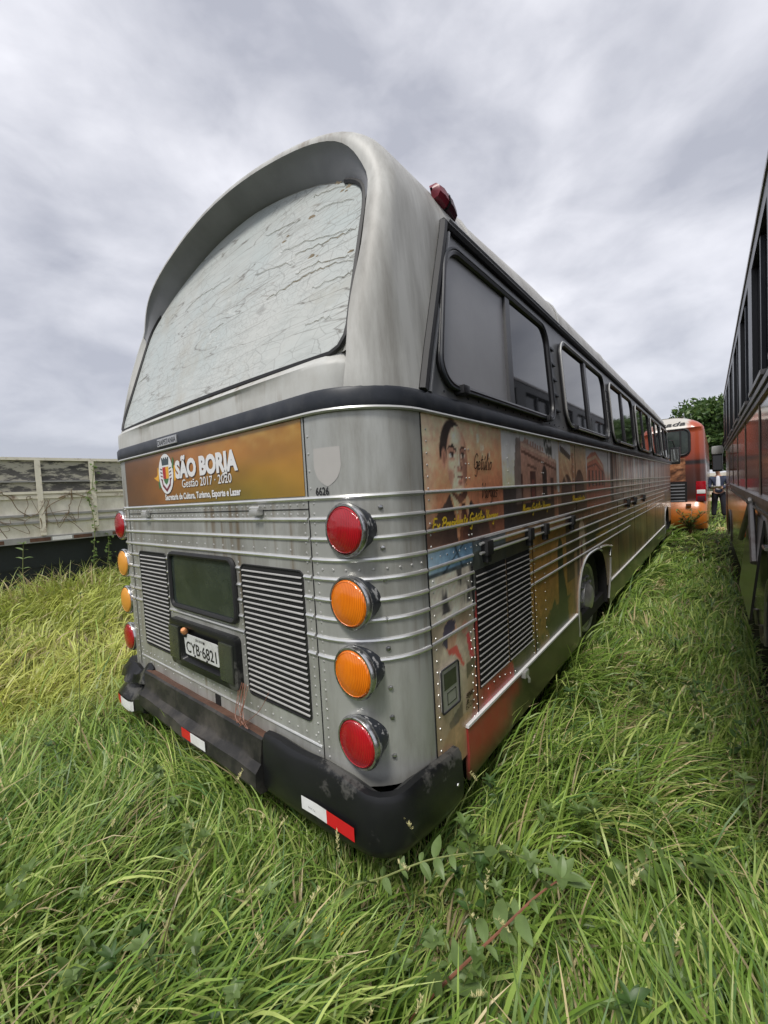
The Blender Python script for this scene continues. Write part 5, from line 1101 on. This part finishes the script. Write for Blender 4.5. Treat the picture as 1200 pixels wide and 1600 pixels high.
cb = palette(nt_, tx, ty, .07, np.clip(zones(tx, ty)[1]*.4, 0, .8)); C = cb[R0]*(.8+.45*rng.random(n))[:, None]; st_ = rng.random(n) < .07; C = np.where(st_[:, None], ST*(.6+.5*rng.random(n))[:, None], C)
parts.append([v for v in blades(x[k], y[k], h[k], az[k], np.abs(rng.normal(.25, .18, n))[k], rng.uniform(1.0, 2.5, n)[k], (rng.uniform(.004, .0085, n)*np.maximum(1, (d/2.2)**.8))[k], C[k])])
# rank growth along the truck
n = 2600; a = rng.uniform(-3, 3.4, n); o = rng.uniform(.05, 1.1, n); x = TO.x+TD.x*a+TN.x*o; y = TO.y+TD.y*a+TN.y*o
parts.append(blades(x, y, rng.uniform(.25, .62, n)*(1.1-.4*o), rng.random(n)*6.283, np.abs(rng.normal(.2, .2, n)), rng.uniform(.3, 1.5, n), rng.uniform(.008, .014, n), palette(n, x, y, .25, np.full(n, .3))))
# broad long blades arching over the rest
n = 700; x, y, d = scatter(n, .9, 6, 1.3); k = ~blocked(x, y); x, y, d = x[k], y[k], d[k]; n = len(x); az = dirfield(x, y)+rng.normal(0, 1.0, n)
ex, ey = x+np.cos(az)*.5, y+np.sin(az)*.5; k = ~((np.abs(ex) < 1.3) & (ey > -.25)) & ~((np.abs(x) < 1.3) & (y > -.25)); x, y, az = x[k], y[k], az[k]; n = len(x)
corr, lf = zones(x, y); parts.append(blades(x, y, rng.uniform(.3, .62, n)*(1-.35*corr), az, np.abs(rng.normal(.3, .2, n)), rng.uniform(.7, 2.2, n), rng.uniform(.007, .0115, n), palette(n, x, y, .08)*1.15, seg=9, twist=rng.normal(0, .3, n)))
# stems with seed heads
n = 420; x, y, d = scatter(n, .8, 9, 1.1); k = ~blocked(x, y) & ~((np.abs(x) < 1.4) & (y > -.2)); x, y = x[k], y[k]; n = len(x); az = rng.random(n)*6.283
hh = rng.uniform(.28, .5, n); t0 = np.abs(rng.normal(.2, .15, n)); t1 = rng.uniform(.3, .9, n)
parts.append(blades(x, y, hh, az, t0, t1, np.full(n, .0018), np.tile(hexc(140, 144, 82), (n, 1)), twist=np.zeros(n)))
for i in range(n):
    s = np.linspace(.86, 1.0, 5); th = t0[i]+t1[i]*.9; r0 = hh[i]*math.sin(t0[i]+t1[i]*.42)*.97; z0 = ground(x[i], y[i])+hh[i]*math.cos(t0[i]+t1[i]*.42)*.95
    q = 26; tt = rng.random(q)*.055; a = rng.random(q)*6.283
    px = x[i]+math.cos(az[i])*(r0+tt*math.sin(th)); py = y[i]+math.sin(az[i])*(r0+tt*math.sin(th)); pz = z0+tt*math.cos(th)
    parts.append(blades(px, py, np.full(q, .013), a, np.full(q, .7), np.full(q, .2), np.full(q, .003), np.tile(hexc(212, 206, 152), (q, 1)), seg=2, z0=pz))
tag(mesh_np('grass', parts, 'grass_blades'), 'long uncut green grass with dry straw all around the parked buses', 'grass', kind='stuff')
# ================================================================== THE TRUCK ON THE LEFT
def T(a, z, o=0.0): p = TO+TD*a+TN*o; return (p.x, p.y, z)
TRUCK = empty('flatbed_truck', (TO-TN*1.2)[:2]+(.35,), 'weathered white high-sided stake truck body with peeling dark boards left of the grey bus', 'truck')
mat('peeling_board', (.10, .096, .092), .85, var=.6, vscale=5, dirt=(.48, .46, .38), dscale=6, damt=.9, dlo=.47, dhi=.54, stretch=(1, .5, 1.6))
mat('cream_panel', (.82, .79, .69), .6, var=.08, vscale=2, dirt=(.3, .25, .16), dscale=3.2, damt=.5, stretch=(1, 1.2, .5)); mat('cream_post', (.74, .70, .58), .55, var=.12, vscale=5, dirt=(.16, .07, .03), dscale=6.5, damt=.85, dlo=.55, dhi=.68)
mat('grey_rail', (.30, .30, .29), .6, var=.2, vscale=6); mat('chassis_dark', (.012, .018, .02), .6, var=.3)
def tb(a0, a1, z0, z1, o0, o1): 
    m.add([T(a, z, o) for a in (a0, a1) for z in (z0, z1) for o in (o0, o1)], [(0, 1, 3, 2), (4, 6, 7, 5), (0, 4, 5, 1), (2, 3, 7, 6), (0, 2, 6, 4), (1, 5, 7, 3)])
def tp(nm, mt, par=TRUCK): 
    global m; o = m.build(nm, MATS[mt], par, smooth=False); m = MB(); return o
m = MB(); B0, B1 = -6.0, 3.4
for k, (z0, z1) in enumerate(((1.985, 2.125), (2.15, 2.46))): tb(B0, B1, z0, z1, -.03, -.01); tp('side_board', 'peeling_board')
tb(B0, B1, 1.285, 1.87, -.03, -.008); tp('lower_panel', 'cream_panel')
tb(B0, B1, 2.462, 2.505, -.03, .03); tp('top_rail', 'cream_post')
tb(B0, B1, 2.127, 2.148, -.02, .025); tp('rail', 'grey_rail')
tb(B0, B1, 1.945, 1.982, -.02, .03); tb(B0, B1, 1.872, 1.92, -.02, .02); tb(B0, B1, 1.921, 1.944, -.02, .005); tp('ledge', 'cream_post')
for z in (1.60, 1.49): tb(B0, B1, z, z+.035, -.01, .022); tp('rail', 'grey_rail')
for a in np.arange(-5.71, 3.3, .69): 
    tb(a-.035, a+.035, 1.30, 2.46, .0, .034); 
    tp('post', 'cream_post')
tb(B0, B1, 1.195, 1.282, -.05, .02); fr_ = tp('deck_edge', 'grey_rail')
for k, a in enumerate(np.arange(-3.6, 3.2, .27)): 
    if k % 4 == 3: continue
    tb(a, a+.25, 1.21, 1.265, .0205, .0225); tp('reflective_strip', 'sticker_white' if k % 2 else 'rust', fr_)
tb(B0, B1, .80, 1.19, -.30, -.12); tb(-2.6, 1.0, .45, .80, -.45, -.14); tb(B0, B1, .30, 1.19, -2.2, -1.7); tp('chassis', 'chassis_dark')  # chassis with extra dark blocks added to make the space underneath read dark
tb(B0, B1, 1.2, 1.28, -2.5, -.05); tp('deck', 'chassis_dark')
tb(B0, B1, 1.285, 2.46, -2.5, -2.47); tp('side_board', 'peeling_board')
tb(B0, B0+.03, 1.285, 2.46, -2.47, -.03); tb(B1-.03, B1, 1.285, 2.6, -2.47, -.03); tp('end_board', 'peeling_board')
for a in (-4.4, -3.2, 1.6): p = Vector(T(a, .85, -.32)); wheel(p.x, p.y, .84, 1, TRUCK)
m.rbox((0, 0, 0), (1, 1, 1), .08, xf=Matrix.Translation(T(3.6, .75, -2.45)) @ Matrix.Rotation(-tn, 4, 'Z') @ Matrix.Diagonal((2.4, 1.9, 2.1, 1))); cab = m.build('cab', MATS['fibreglass'], TRUCK); m = MB()
tb(4.35, 5.35, 1.85, 2.5, -.052, -.035); m.build('cab_window', MATS['tinted_glass'], cab, smooth=False); m = MB()
tb(4.25, 4.27, .9, 2.6, -.052, -.046); m.build('door_seam', MATS['void_black'], cab, smooth=False); m = MB()
tb(4.32, 4.5, 1.62, 1.66, -.05, -.02); m.build('door_handle', MATS['chrome'], cab, smooth=False); m = MB()
m.prism([T(5.5, 1.75, -.2), T(5.5, 1.75, -2.3), T(5.47, 2.55, -2.3), T(5.47, 2.55, -.2)], TD*.03); m.build('windscreen', MATS['tinted_glass'], cab, smooth=False); m = MB()
m.tube([T(5.3, 2.2, -.05), T(5.4, 2.25, .15)], .015, 6); tb(5.35, 5.43, 1.95, 2.35, .08, .25); m.build('cab_mirror', MATS['black_trim'], cab, smooth=False); m = MB()
for a in (4.6,): p = Vector(T(a, .85, -.32)); wheel(p.x, p.y, .84, 1, TRUCK)
# ------------------------------------------------------------------ leaves and plants
def leaf_mat(name, c, tr_=.3): 
    m = bpy.data.materials.new(name); m.use_nodes = True; N = m.node_tree.nodes; L = m.node_tree.links; p = N['Principled BSDF']
    nz = N.new('ShaderNodeTexNoise'); nz.inputs['Scale'].default_value = 22; r = N.new('ShaderNodeMapRange'); r.inputs[3].default_value = .6; r.inputs[4].default_value = 1.4; L.new(nz.outputs[0], r.inputs[0])
    oi = N.new('ShaderNodeHueSaturation'); oi.inputs['Color'].default_value = (*c, 1); L.new(r.outputs[0], oi.inputs['Value'])
    tc = N.new('ShaderNodeTexCoord'); L.new(tc.outputs['Object'], nz.inputs[0]); L.new(oi.outputs[0], p.inputs['Base Color']); p.inputs['Roughness'].default_value = .45
    t = N.new('ShaderNodeBsdfTranslucent'); L.new(oi.outputs[0], t.inputs[0]); mx = N.new('ShaderNodeMixShader'); mx.inputs[0].default_value = tr_
    L.new(p.outputs[0], mx.inputs[1]); L.new(t.outputs[0], mx.inputs[2]); L.new(mx.outputs[0], N['Material Output'].inputs[0]); MATS[name] = m
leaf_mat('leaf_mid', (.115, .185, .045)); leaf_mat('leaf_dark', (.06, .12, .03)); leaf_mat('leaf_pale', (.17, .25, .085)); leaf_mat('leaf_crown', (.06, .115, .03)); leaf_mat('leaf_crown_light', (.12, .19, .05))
mat('stem_red', (.21, .085, .05), .5, var=.2, vscale=20); mat('stem_green', (.19, .22, .07), .5, var=.2, vscale=20); mat('stem_dry', (.16, .11, .06), .8, var=.3, vscale=20); mat('bark', (.07, .055, .04), .9, var=.3, vscale=6, bump=.5)
def leaf(mb, base, d, n, L_, w, droop=.3, fold=.25, k=7):
    d = Vector(d).normalized(); n = Vector(n); n = (n-d*n.dot(d)).normalized(); s = d.cross(n); rows = []; p = Vector(base); dd = d.copy()
    for i in range(k+1):
        t = i/k; ww = w*(math.sin(math.pi*min(1, t*.93+.03)**.75))**1.0*.5+.0006
        rows.append([p+s*ww+n*ww*fold, p+s*ww*.5+n*ww*fold*.45, p, p-s*ww*.5+n*ww*fold*.45, p-s*ww+n*ww*fold])
        dd = (dd-Vector((0, 0, 1))*droop/k).normalized(); n = (n-dd*n.dot(dd)).normalized(); p = p+dd*(L_/k)
    mb.grid([[tuple(q) for q in r] for r in rows])
def plant(name, label, path, r0, stem, leafm, L_, w, step, pairs=True, cat='plant', start=.1, droop=.6, seed=1, group=None, tipboost=0):
    rd = random.Random(seed); P = [Vector(p) for p in catmull(path, 8)]; root = empty(name, P[0][:], label, cat, group)
    mb = MB(); n = len(P); mb.tube(P, [r0*(1-.65*i/(n-1)) for i in range(n)], 6); mb.build('stem', MATS[stem], root)
    mb = MB(); acc = 0; k = 0; tot = sum((P[i+1]-P[i]).length for i in range(n-1)); run = 0; turn = rd.random()*3
    for i in range(n-1):
        sgm = (P[i+1]-P[i]); acc += sgm.length; run += sgm.length
        if run/tot < start: acc = 0; continue
        if acc >= step or i == n-2:
            acc = 0; k += 1; t = sgm.normalized(); u = t.cross(Vector((0, 0, 1))).normalized(); v = u.cross(t); turn += 1.2 if pairs else 2.4
            for q in range(2 if pairs else 1):
                a = turn*.35+q*math.pi+rd.uniform(-.3, .3); o = u*math.cos(a)+v*math.sin(a)*.5; dr = (o+t*rd.uniform(.2, .6)+Vector((0, 0, .25))).normalized(); sc = rd.uniform(.45, 1.15)*(1-.35*run/tot+tipboost*run/tot)
                leaf(mb, P[i+1]+o*r0*.5, dr, Vector((rd.uniform(-.4, .4), rd.uniform(-.5, .3), 1)), L_*sc, w*sc, droop*rd.uniform(.3, 2.2), rd.uniform(.05, .45))
    for q in range(5):
        a = q*1.26; leaf(mb, P[-1], (math.cos(a)*.8, math.sin(a)*.8, .5), (0, 0, 1), L_*.55, w*.5, droop*.6)
    mb.build('leaves', MATS[leafm], root); return root
plant('leafy_weed', 'broad-leaved weed on a leaning red-brown stem in the foreground grass', [(1.40, -.28, .10), (1.478, -.173, .21), (1.555, -.099, .30), (1.633, -.025, .385), (1.72, .06, .48), (1.78, .115, .53)], .0062, 'stem_red', 'leaf_pale', .125, .058, .048, seed=4, start=.15)
plant('leafy_weed', 'broad-leaved weed on a pale trailing stem below the bumper corner', [(1.02, -.2, .1), (1.084, -.092, .24), (1.223, -.035, .33), (1.362, .082, .385), (1.542, .212, .41), (1.63, .27, .38)], .0045, 'stem_green', 'leaf_pale', .088, .042, .048, seed=9, start=.2)
plant('leafy_weed', 'dark green leafy sprig lying over the grass right of the bumper', [(1.78, .36, .12), (1.86, .43, .30), (1.956, .52, .37), (2.04, .56, .39), (2.10, .58, .37)], .004, 'stem_green', 'leaf_mid', .11, .045, .028, seed=12, start=.3, droop=1.1)
plant('leafy_weed', 'small pale weed with rounded leaflets under the middle of the bumper', [(-.06, -.29, .08), (-.08, -.28, .24), (-.05, -.27, .33), (.0, -.29, .37)], .003, 'stem_green', 'leaf_pale', .065, .04, .022, seed=3, start=.2)
plant('leafy_weed', 'small pale weed leaning out right of the rounded one under the bumper', [(.14, -.30, .08), (.13, -.30, .22), (.17, -.30, .30), (.22, -.32, .33)], .003, 'stem_green', 'leaf_pale', .06, .036, .022, seed=5, start=.2)
plant('leafy_weed', 'slim upright weed with narrow leaves at the right of the foreground', [(1.93, -.02, .1), (1.94, .0, .22), (1.93, .03, .34)], .003, 'stem_green', 'leaf_mid', .085, .02, .045, seed=6, start=.2)
plant('leafy_weed', 'wide-leaved seedling at the lower edge of the photo left of the red stem', [(1.34, -.22, .08), (1.36, -.18, .16), (1.37, -.15, .22)], .003, 'stem_green', 'leaf_pale', .07, .034, .04, seed=8, start=.1)
plant('tall_weed', 'tall dark thin weed stem standing left of the broken bumper', [(-.75, -.42, .06), (-.76, -.40, .5), (-.80, -.36, .95), (-.83, -.33, 1.16)], .004, 'stem_green', 'leaf_dark', .05, .008, .2, pairs=False, seed=2, start=.3, droop=.2)
plant('tall_weed', 'leafy tall weed growing against the truck side', [(-5.0, .05, .3), (-4.98, .06, .8), (-5.0, .1, 1.25)], .006, 'stem_green', 'leaf_pale', .16, .035, .07, seed=7, start=.2)
rw_ = random.Random(21); k = 0
while k < 60:
    d_ = rw_.uniform(.95, 3.2); a_ = YAW+math.pi/2+rw_.uniform(-.85, .85); x_, y_ = CAM.x+d_*math.cos(a_), CAM.y+d_*math.sin(a_)
    if (abs(x_) < 1.4 and y_ > -.32) or x_ > 2.3: continue
    k += 1; h_ = rw_.uniform(.22, .36); dx, dy = rw_.gauss(0, .06), rw_.gauss(0, .06); g_ = float(ground(x_, y_))
    plant('small_weed', 'small broad-leaved weed poking through the long foreground grass', [(x_, y_, g_), (x_+dx*.4, y_+dy*.4, g_+h_*.6), (x_+dx, y_+dy, g_+h_)], .0025, 'stem_green', rw_.choice(('leaf_mid', 'leaf_pale', 'leaf_dark')), rw_.uniform(.05, .085), rw_.uniform(.022, .04), rw_.uniform(.03, .05), seed=100+k, start=.4, group='small weeds in the foreground grass')
# seed spray on a drooping stem in the foreground
rs = empty('flowering_grass', (1.2, -.30, .08), 'pale seed spray drooping in the grass below the bumper', 'plant')
mb = MB(); Pp = [Vector(p) for p in catmull([(1.24, -.22, .10), (1.24, -.20, .26), (1.19, -.24, .315), (1.13, -.29, .29)], 6)]; mb.tube(Pp, .0013, 5); mb.build('stem', MATS['stem_green'], rs)
mb = MB()
for k in range(70):
    p = Pp[random.randrange(9, len(Pp))]+Vector((random.gauss(0, .016), random.gauss(0, .016), random.gauss(-.012, .014))); mb.lathe([(.0004, -.003), (.0018, 0), (.0004, .003)], p, (random.random(), random.random(), 1), 5)
mb.build('seeds', MATS['letter_yellow'], rs)
# shrub before the orange coach
sh = empty('shrub', (1.62, 12.2, .1), 'small bush with reddish twigs in front of the orange coach', 'shrub')
mb = MB(); lf_ = MB()
for k in range(16):
    a = random.random()*6.28; h = random.uniform(.35, .75); r_ = random.uniform(.1, .5); P = [Vector(p) for p in catmull([(1.62, 12.2, .08), (1.62+r_*.3*math.cos(a), 12.2+r_*.3*math.sin(a), .08+h*.6), (1.62+r_*math.cos(a), 12.2+r_*math.sin(a), .08+h)], 4)]; mb.tube(P, .007, 5)
    for q in range(26): p = P[random.randrange(3, len(P))]; leaf(lf_, p, (random.gauss(0, 1), random.gauss(0, 1), .4), (0, 0, 1), random.uniform(.08, .16), .035, .4, k=4)
mb.build('twigs', MATS['stem_red'], sh); lf_.build('leaves', MATS['leaf_mid'], sh)
# climbing vine on the truck
cv = empty('climbing_vine', T(.5, .35, .08), 'green leafy vine climbing the truck side beside the grey bus', 'vine')
mb = MB(); lf_ = MB()
for a0, top, sd in ((.44, 2.5, 1), (.62, 1.3, 2), (.9, 2.47, 3)):
    rd = random.Random(sd); P = [T(a0+.03*math.sin(z*5+sd)+(.08 if z > 2 else 0), z, .05+.02*math.sin(z*9)) for z in np.arange(.4 if sd < 3 else 2.1, top, .07)]; mb.tube(P, .005, 5)
    for p in P:
        for q in range(2 if sd == 1 else 3): leaf(lf_, Vector(p)+Vector((0, rd.gauss(0, .03 if sd < 3 else .09), rd.gauss(0, .03 if sd < 3 else .06))), (.7, rd.gauss(0, .8), rd.gauss(0, .5)), (.6, 0, .8), rd.uniform(.035, .07), .04, .5, k=4)
mb.build('stem', MATS['stem_green'], cv); lf_.build('leaves', MATS['leaf_mid'], cv)
dv = empty('dry_vine', T(.2, 1.3, .05), 'bare brown tendrils clinging to the white truck panel', 'vine'); mb = MB()
for k in range(26):
    a = random.uniform(-1.6, 1.5); z = random.choice((1.9, 1.85, 1.3, 1.6)); P = [T(a, z, .03)]; dr = random.choice((-1, 1)); ln = random.uniform(.25, .8)
    for q in range(1, 7): P.append(T(a+dr*ln*q/6*random.uniform(.4, 1.1)*(.4 if k % 3 == 0 else 1), min(1.98, max(1.25, z+(-.5 if z > 1.7 else .4)*math.sin(q/6*2.2)*random.uniform(.5, 1.1))), .025+.012*random.random()))
    mb.tube(catmull(P, 4), random.uniform(.003, .006), 5)
mb.build('tendrils', MATS['stem_dry'], dv)
dv = empty('dry_vine', (.45, -.03, .6), 'tangle of thin dry roots hanging below the right engine grille', 'vine'); mb = MB()
for k in range(9):
    mb = MB(); x = .40+random.gauss(0, .02); P = [(x, -.02, .80), (x+random.gauss(.01, .015), -.035-random.random()*.02, .72), (x+random.gauss(.02, .03), -.05-random.random()*.02, .66), (x+random.gauss(.04, .04), -.07, .632)]; mb.tube(catmull(P, 4), .0017, 4); mb.build('tendril', MATS['stem_red'], dv)
mb = MB(); mb.tube(catmull([(.44, -.09, .64), (.54, -.05, .72), (.60, -.025, .82)], 5), .0012, 4); mb.build('loose_tendril', MATS['stem_red'], dv)
# tall grass stems bent over the bumper
# ================================================================== TREES AND FENCE AT THE FAR END
def tree(x, y, h, R, label, seed, trunk_h=2.2):
    rd = np.random.default_rng(seed); root = empty('broadleaf_tree', (x, y, .05), label, 'tree', 'trees beyond the parked buses')
    mb = MB(); mb.tube([(x, y, 0), (x+.1, y, trunk_h*.6), (x, y+.1, trunk_h), (x+.1, y, h*.7)], [.34, .27, .22, .07], 9)
    cs = []
    for k in range(34):
        a = rd.random()*6.283; e = rd.uniform(-.3, 1.0); rr = R*rd.uniform(.55, .9); c = np.array([x+math.cos(a)*rr*math.cos(e), y+math.sin(a)*rr*math.cos(e), h*.56+math.sin(e)*h*.36]); cs.append((c, rd.uniform(.26, .42)*R))
        mb.tube(catmull([(x, y, trunk_h+.3*rd.random()), tuple((c+np.array([x, y, trunk_h]))/2+rd.normal(0, .2, 3)), tuple(c)], 4), [.08]*4+[.05]*4+[.02], 5)
    mb.build('trunk', MATS['bark'], root)
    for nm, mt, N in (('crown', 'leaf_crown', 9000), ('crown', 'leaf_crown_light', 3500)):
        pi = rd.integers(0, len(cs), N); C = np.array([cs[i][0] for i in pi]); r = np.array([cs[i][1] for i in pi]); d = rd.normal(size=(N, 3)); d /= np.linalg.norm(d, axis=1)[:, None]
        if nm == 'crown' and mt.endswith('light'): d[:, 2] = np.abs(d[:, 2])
        P = C+d*(r*rd.uniform(.55, 1.05, N))[:, None]*np.array([1, 1, .75]); u = rd.normal(size=(N, 3)); u /= np.linalg.norm(u, axis=1)[:, None]; v = np.cross(u, rd.normal(size=(N, 3))); v /= np.linalg.norm(v, axis=1)[:, None]
        s = rd.uniform(.10, .2, N)[:, None]; V = np.stack([P-u*s, P+v*s*.45, P+u*s, P-v*s*.45], 1).reshape(-1, 3)-np.array([x, y, .05])
        me = bpy.data.meshes.new(nm); me.from_pydata(V.tolist(), [], np.arange(4*N).reshape(-1, 4).tolist()); me.materials.append(MATS[mt]); ob = bpy.data.objects.new(nm, me); COL.objects.link(ob); ob.parent = root
tree(2.9, 31.5, 6.95, 3.0, 'dense green tree rising beyond the gap between the buses', 3)
tree(6.4, 35, 7.2, 2.9, 'tree standing behind the right bus, its crown hidden by the roof', 5)
tree(1.4, 44, 5.0, 2.0, 'smaller tree farther back behind the orange coach', 8)
FN = empty('rail_fence', (2.3, 22, .1), 'white rail fence standing behind the man', 'fence'); m = MB()
for z in (.5, .78, 1.06, 1.34, 1.58): m.box((-1, 21.97, z), (6, 22.0, z+.14)); m.build('rail', MATS['cream_panel'], FN, smooth=False); m = MB()
for x in np.arange(-.6, 6, 1.1): m.box((x, 22.0, 0), (x+.09, 22.06, 1.75)); m.build('post', MATS['cream_panel'], FN, smooth=False); m = MB()
# ================================================================== THE MAN
MAN = empty('person', (2.22, 17.4, GZ), 'man in navy blazer and dark trousers reading white papers beside the fence', 'person')
def skin_mesh(name, joints, edges, material, parent, sub=2):
    me = bpy.data.meshes.new(name); o = offs(parent); me.from_pydata([tuple(Vector(j[:3])-o) for j in joints], edges, []); ob = bpy.data.objects.new(name, me); COL.objects.link(ob)
    ob.modifiers.new('s', 'SKIN'); sv = me.skin_vertices[0].data
    for k, j in enumerate(joints): sv[k].radius = (j[3], j[4] if len(j) > 4 else j[3]); 
    sv[0].use_root = True; q = ob.modifiers.new('d', 'SUBSURF'); q.levels = sub; q.render_levels = sub
    bpy.context.view_layer.update(); m2 = bpy.data.meshes.new_from_object(ob.evaluated_get(bpy.context.evaluated_depsgraph_get())); m2.name = name
    for p in m2.polygons: p.use_smooth = True
    m2.materials.clear(); m2.materials.append(material); ob.modifiers.clear(); ob.data = m2; bpy.data.meshes.remove(me); ob.parent = parent; return ob
mat('skin', (.5, .28, .19), .5); mat('blazer_navy', (.03, .04, .075), .8, var=.2, vscale=8); mat('trousers_dark', (.012, .014, .022), .85); mat('shirt_white', (.68, .70, .76), .7); mat('hair_grey', (.22, .17, .13), .7); mat('paper', (.8, .8, .8), .6); mat('shoe', (.012, .011, .01), .4)
mx, my, g = 2.22, 17.4, .12
J = lambda dx, dy, z, *r: (mx+dx, my+dy, g+z, *r)
# body, facing the camera and a little to the left, head bent to the papers
bj = [J(0, 0, .95, .13, .11), J(0, -.01, 1.15, .14, .11), J(0, .0, 1.36, .16, .11), J(0, -.01, 1.48, .06), J(-.01, -.03, 1.56, .055), J(-.02, -.05, 1.63, .075, .085), J(-.025, -.05, 1.72, .065, .075),
      J(-.19, 0, 1.40, .065), J(-.24, -.02, 1.14, .05), J(-.14, -.25, 1.06, .038), J(-.11, -.32, 1.06, .03), J(.19, 0, 1.40, .065), J(.25, -.02, 1.14, .05), J(.07, -.25, 1.06, .038), J(.0, -.30, 1.06, .03),
      J(-.09, 0, .88, .09), J(-.12, -.02, .50, .065), J(-.14, .0, .10, .045), J(.09, 0, .88, .09), J(.13, -.05, .50, .065), J(.15, -.02, .10, .045)]
be = [(0, 1), (1, 2), (2, 3), (3, 4), (4, 5), (5, 6), (2, 7), (7, 8), (8, 9), (9, 10), (2, 11), (11, 12), (12, 13), (13, 14), (0, 15), (15, 16), (16, 17), (0, 18), (18, 19), (19, 20)]
for hx, hy in ((-.11, -.32), (.0, -.30)):
    bi = 10 if hx < -.05 else 14; s = 1 if hx < -.05 else -1
    for f in range(5):
        k = len(bj); ox = (f-1.5)*.018*s if f < 4 else -.04*s
        bj += [J(hx+ox, hy-.035, 1.06, .009), J(hx+ox*1.2, hy-(.07 if f in (1, 2) else .06), 1.05, .008)]; be += [(bi, k), (k, k+1)]
body = skin_mesh('body', bj, be, MATS['skin'], MAN)
jk = [J(0, 0, .86, .165, .14), J(0, 0, 1.0, .16, .135), J(0, -.005, 1.2, .165, .13), J(0, 0, 1.38, .19, .125), J(0, 0, 1.47, .09), J(-.20, 0, 1.40, .085), J(-.255, -.02, 1.13, .066), J(-.15, -.24, 1.06, .052), J(.20, 0, 1.40, .085), J(.265, -.02, 1.13, .066), J(.085, -.24, 1.06, .052)]
skin_mesh('blazer', jk, [(0, 1), (1, 2), (2, 3), (3, 4), (3, 5), (5, 6), (6, 7), (3, 8), (8, 9), (9, 10)], MATS['blazer_navy'], body)
tj = [J(0, 0, .95, .15, .125), J(-.09, 0, .86, .11), J(-.12, -.02, .50, .09), J(-.14, .0, .08, .075), J(.09, 0, .86, .11), J(.13, -.05, .50, .09), J(.15, -.02, .08, .075)]
skin_mesh('trousers', tj, [(0, 1), (1, 2), (2, 3), (0, 4), (4, 5), (5, 6)], MATS['trousers_dark'], body)
sj = [J(-.01, -.105, .98, .065, .03), J(-.01, -.115, 1.2, .07, .03), J(-.01, -.10, 1.38, .06, .03), J(-.01, -.05, 1.48, .055, .05)]
skin_mesh('shirt', sj, [(0, 1), (1, 2), (2, 3)], MATS['shirt_white'], body)
hj = [J(-.02, -.02, 1.73, .085, .075), J(-.02, .02, 1.68, .075, .05), J(-.015, .03, 1.61, .055, .03)]
skin_mesh('hair', hj, [(0, 1), (1, 2)], MATS['hair_grey'], body)
m = MB()
for s in (-.032, .032): m.lathe([(.006, 0), (.004, .003)], J(-.022+s, -.128, 1.66), (0, -1, 0), 8, 0)
m.lathe([(.012, 0), (.009, .02), (.002, .026)], J(-.022, -.125, 1.635), (0, -1, -.3), 8, 1); m.rbox(J(-.045, -.128, 1.592), J(.0, -.12, 1.6), .002, 2)
for s in (-.085, .085): m.lathe([(.02, -.006), (.024, .0), (.016, .006)], J(-.022+s, -.04, 1.645), (1, 0, 0), 8, 1)
m.build('face', [MATS['ink_black'], MATS['skin'], MATS['lens_dark_red']], body)
for dx, dy in ((-.14, -.0), (.15, -.02)): m = MB(); m.rbox(J(dx-.05, dy-.2, -.03), J(dx+.05, dy+.08, .07), .03); m.build('shoe', MATS['shoe'], body)
pj = [Vector(J(x, y, z)) for x, y, z in ((-.22, -.36, 1.055), (.05, -.33, 1.055), (.06, -.50, 1.13), (-.21, -.53, 1.13))]
m = MB(); m.prism(pj, (0, -.001, .004)); m.prism([p+Vector((.03, .02, .008)) for p in pj], (0, -.001, .003)); tag(m.build('papers', MATS['paper'], None, smooth=False), 'loose white sheets held open in the hands of the man', 'papers')
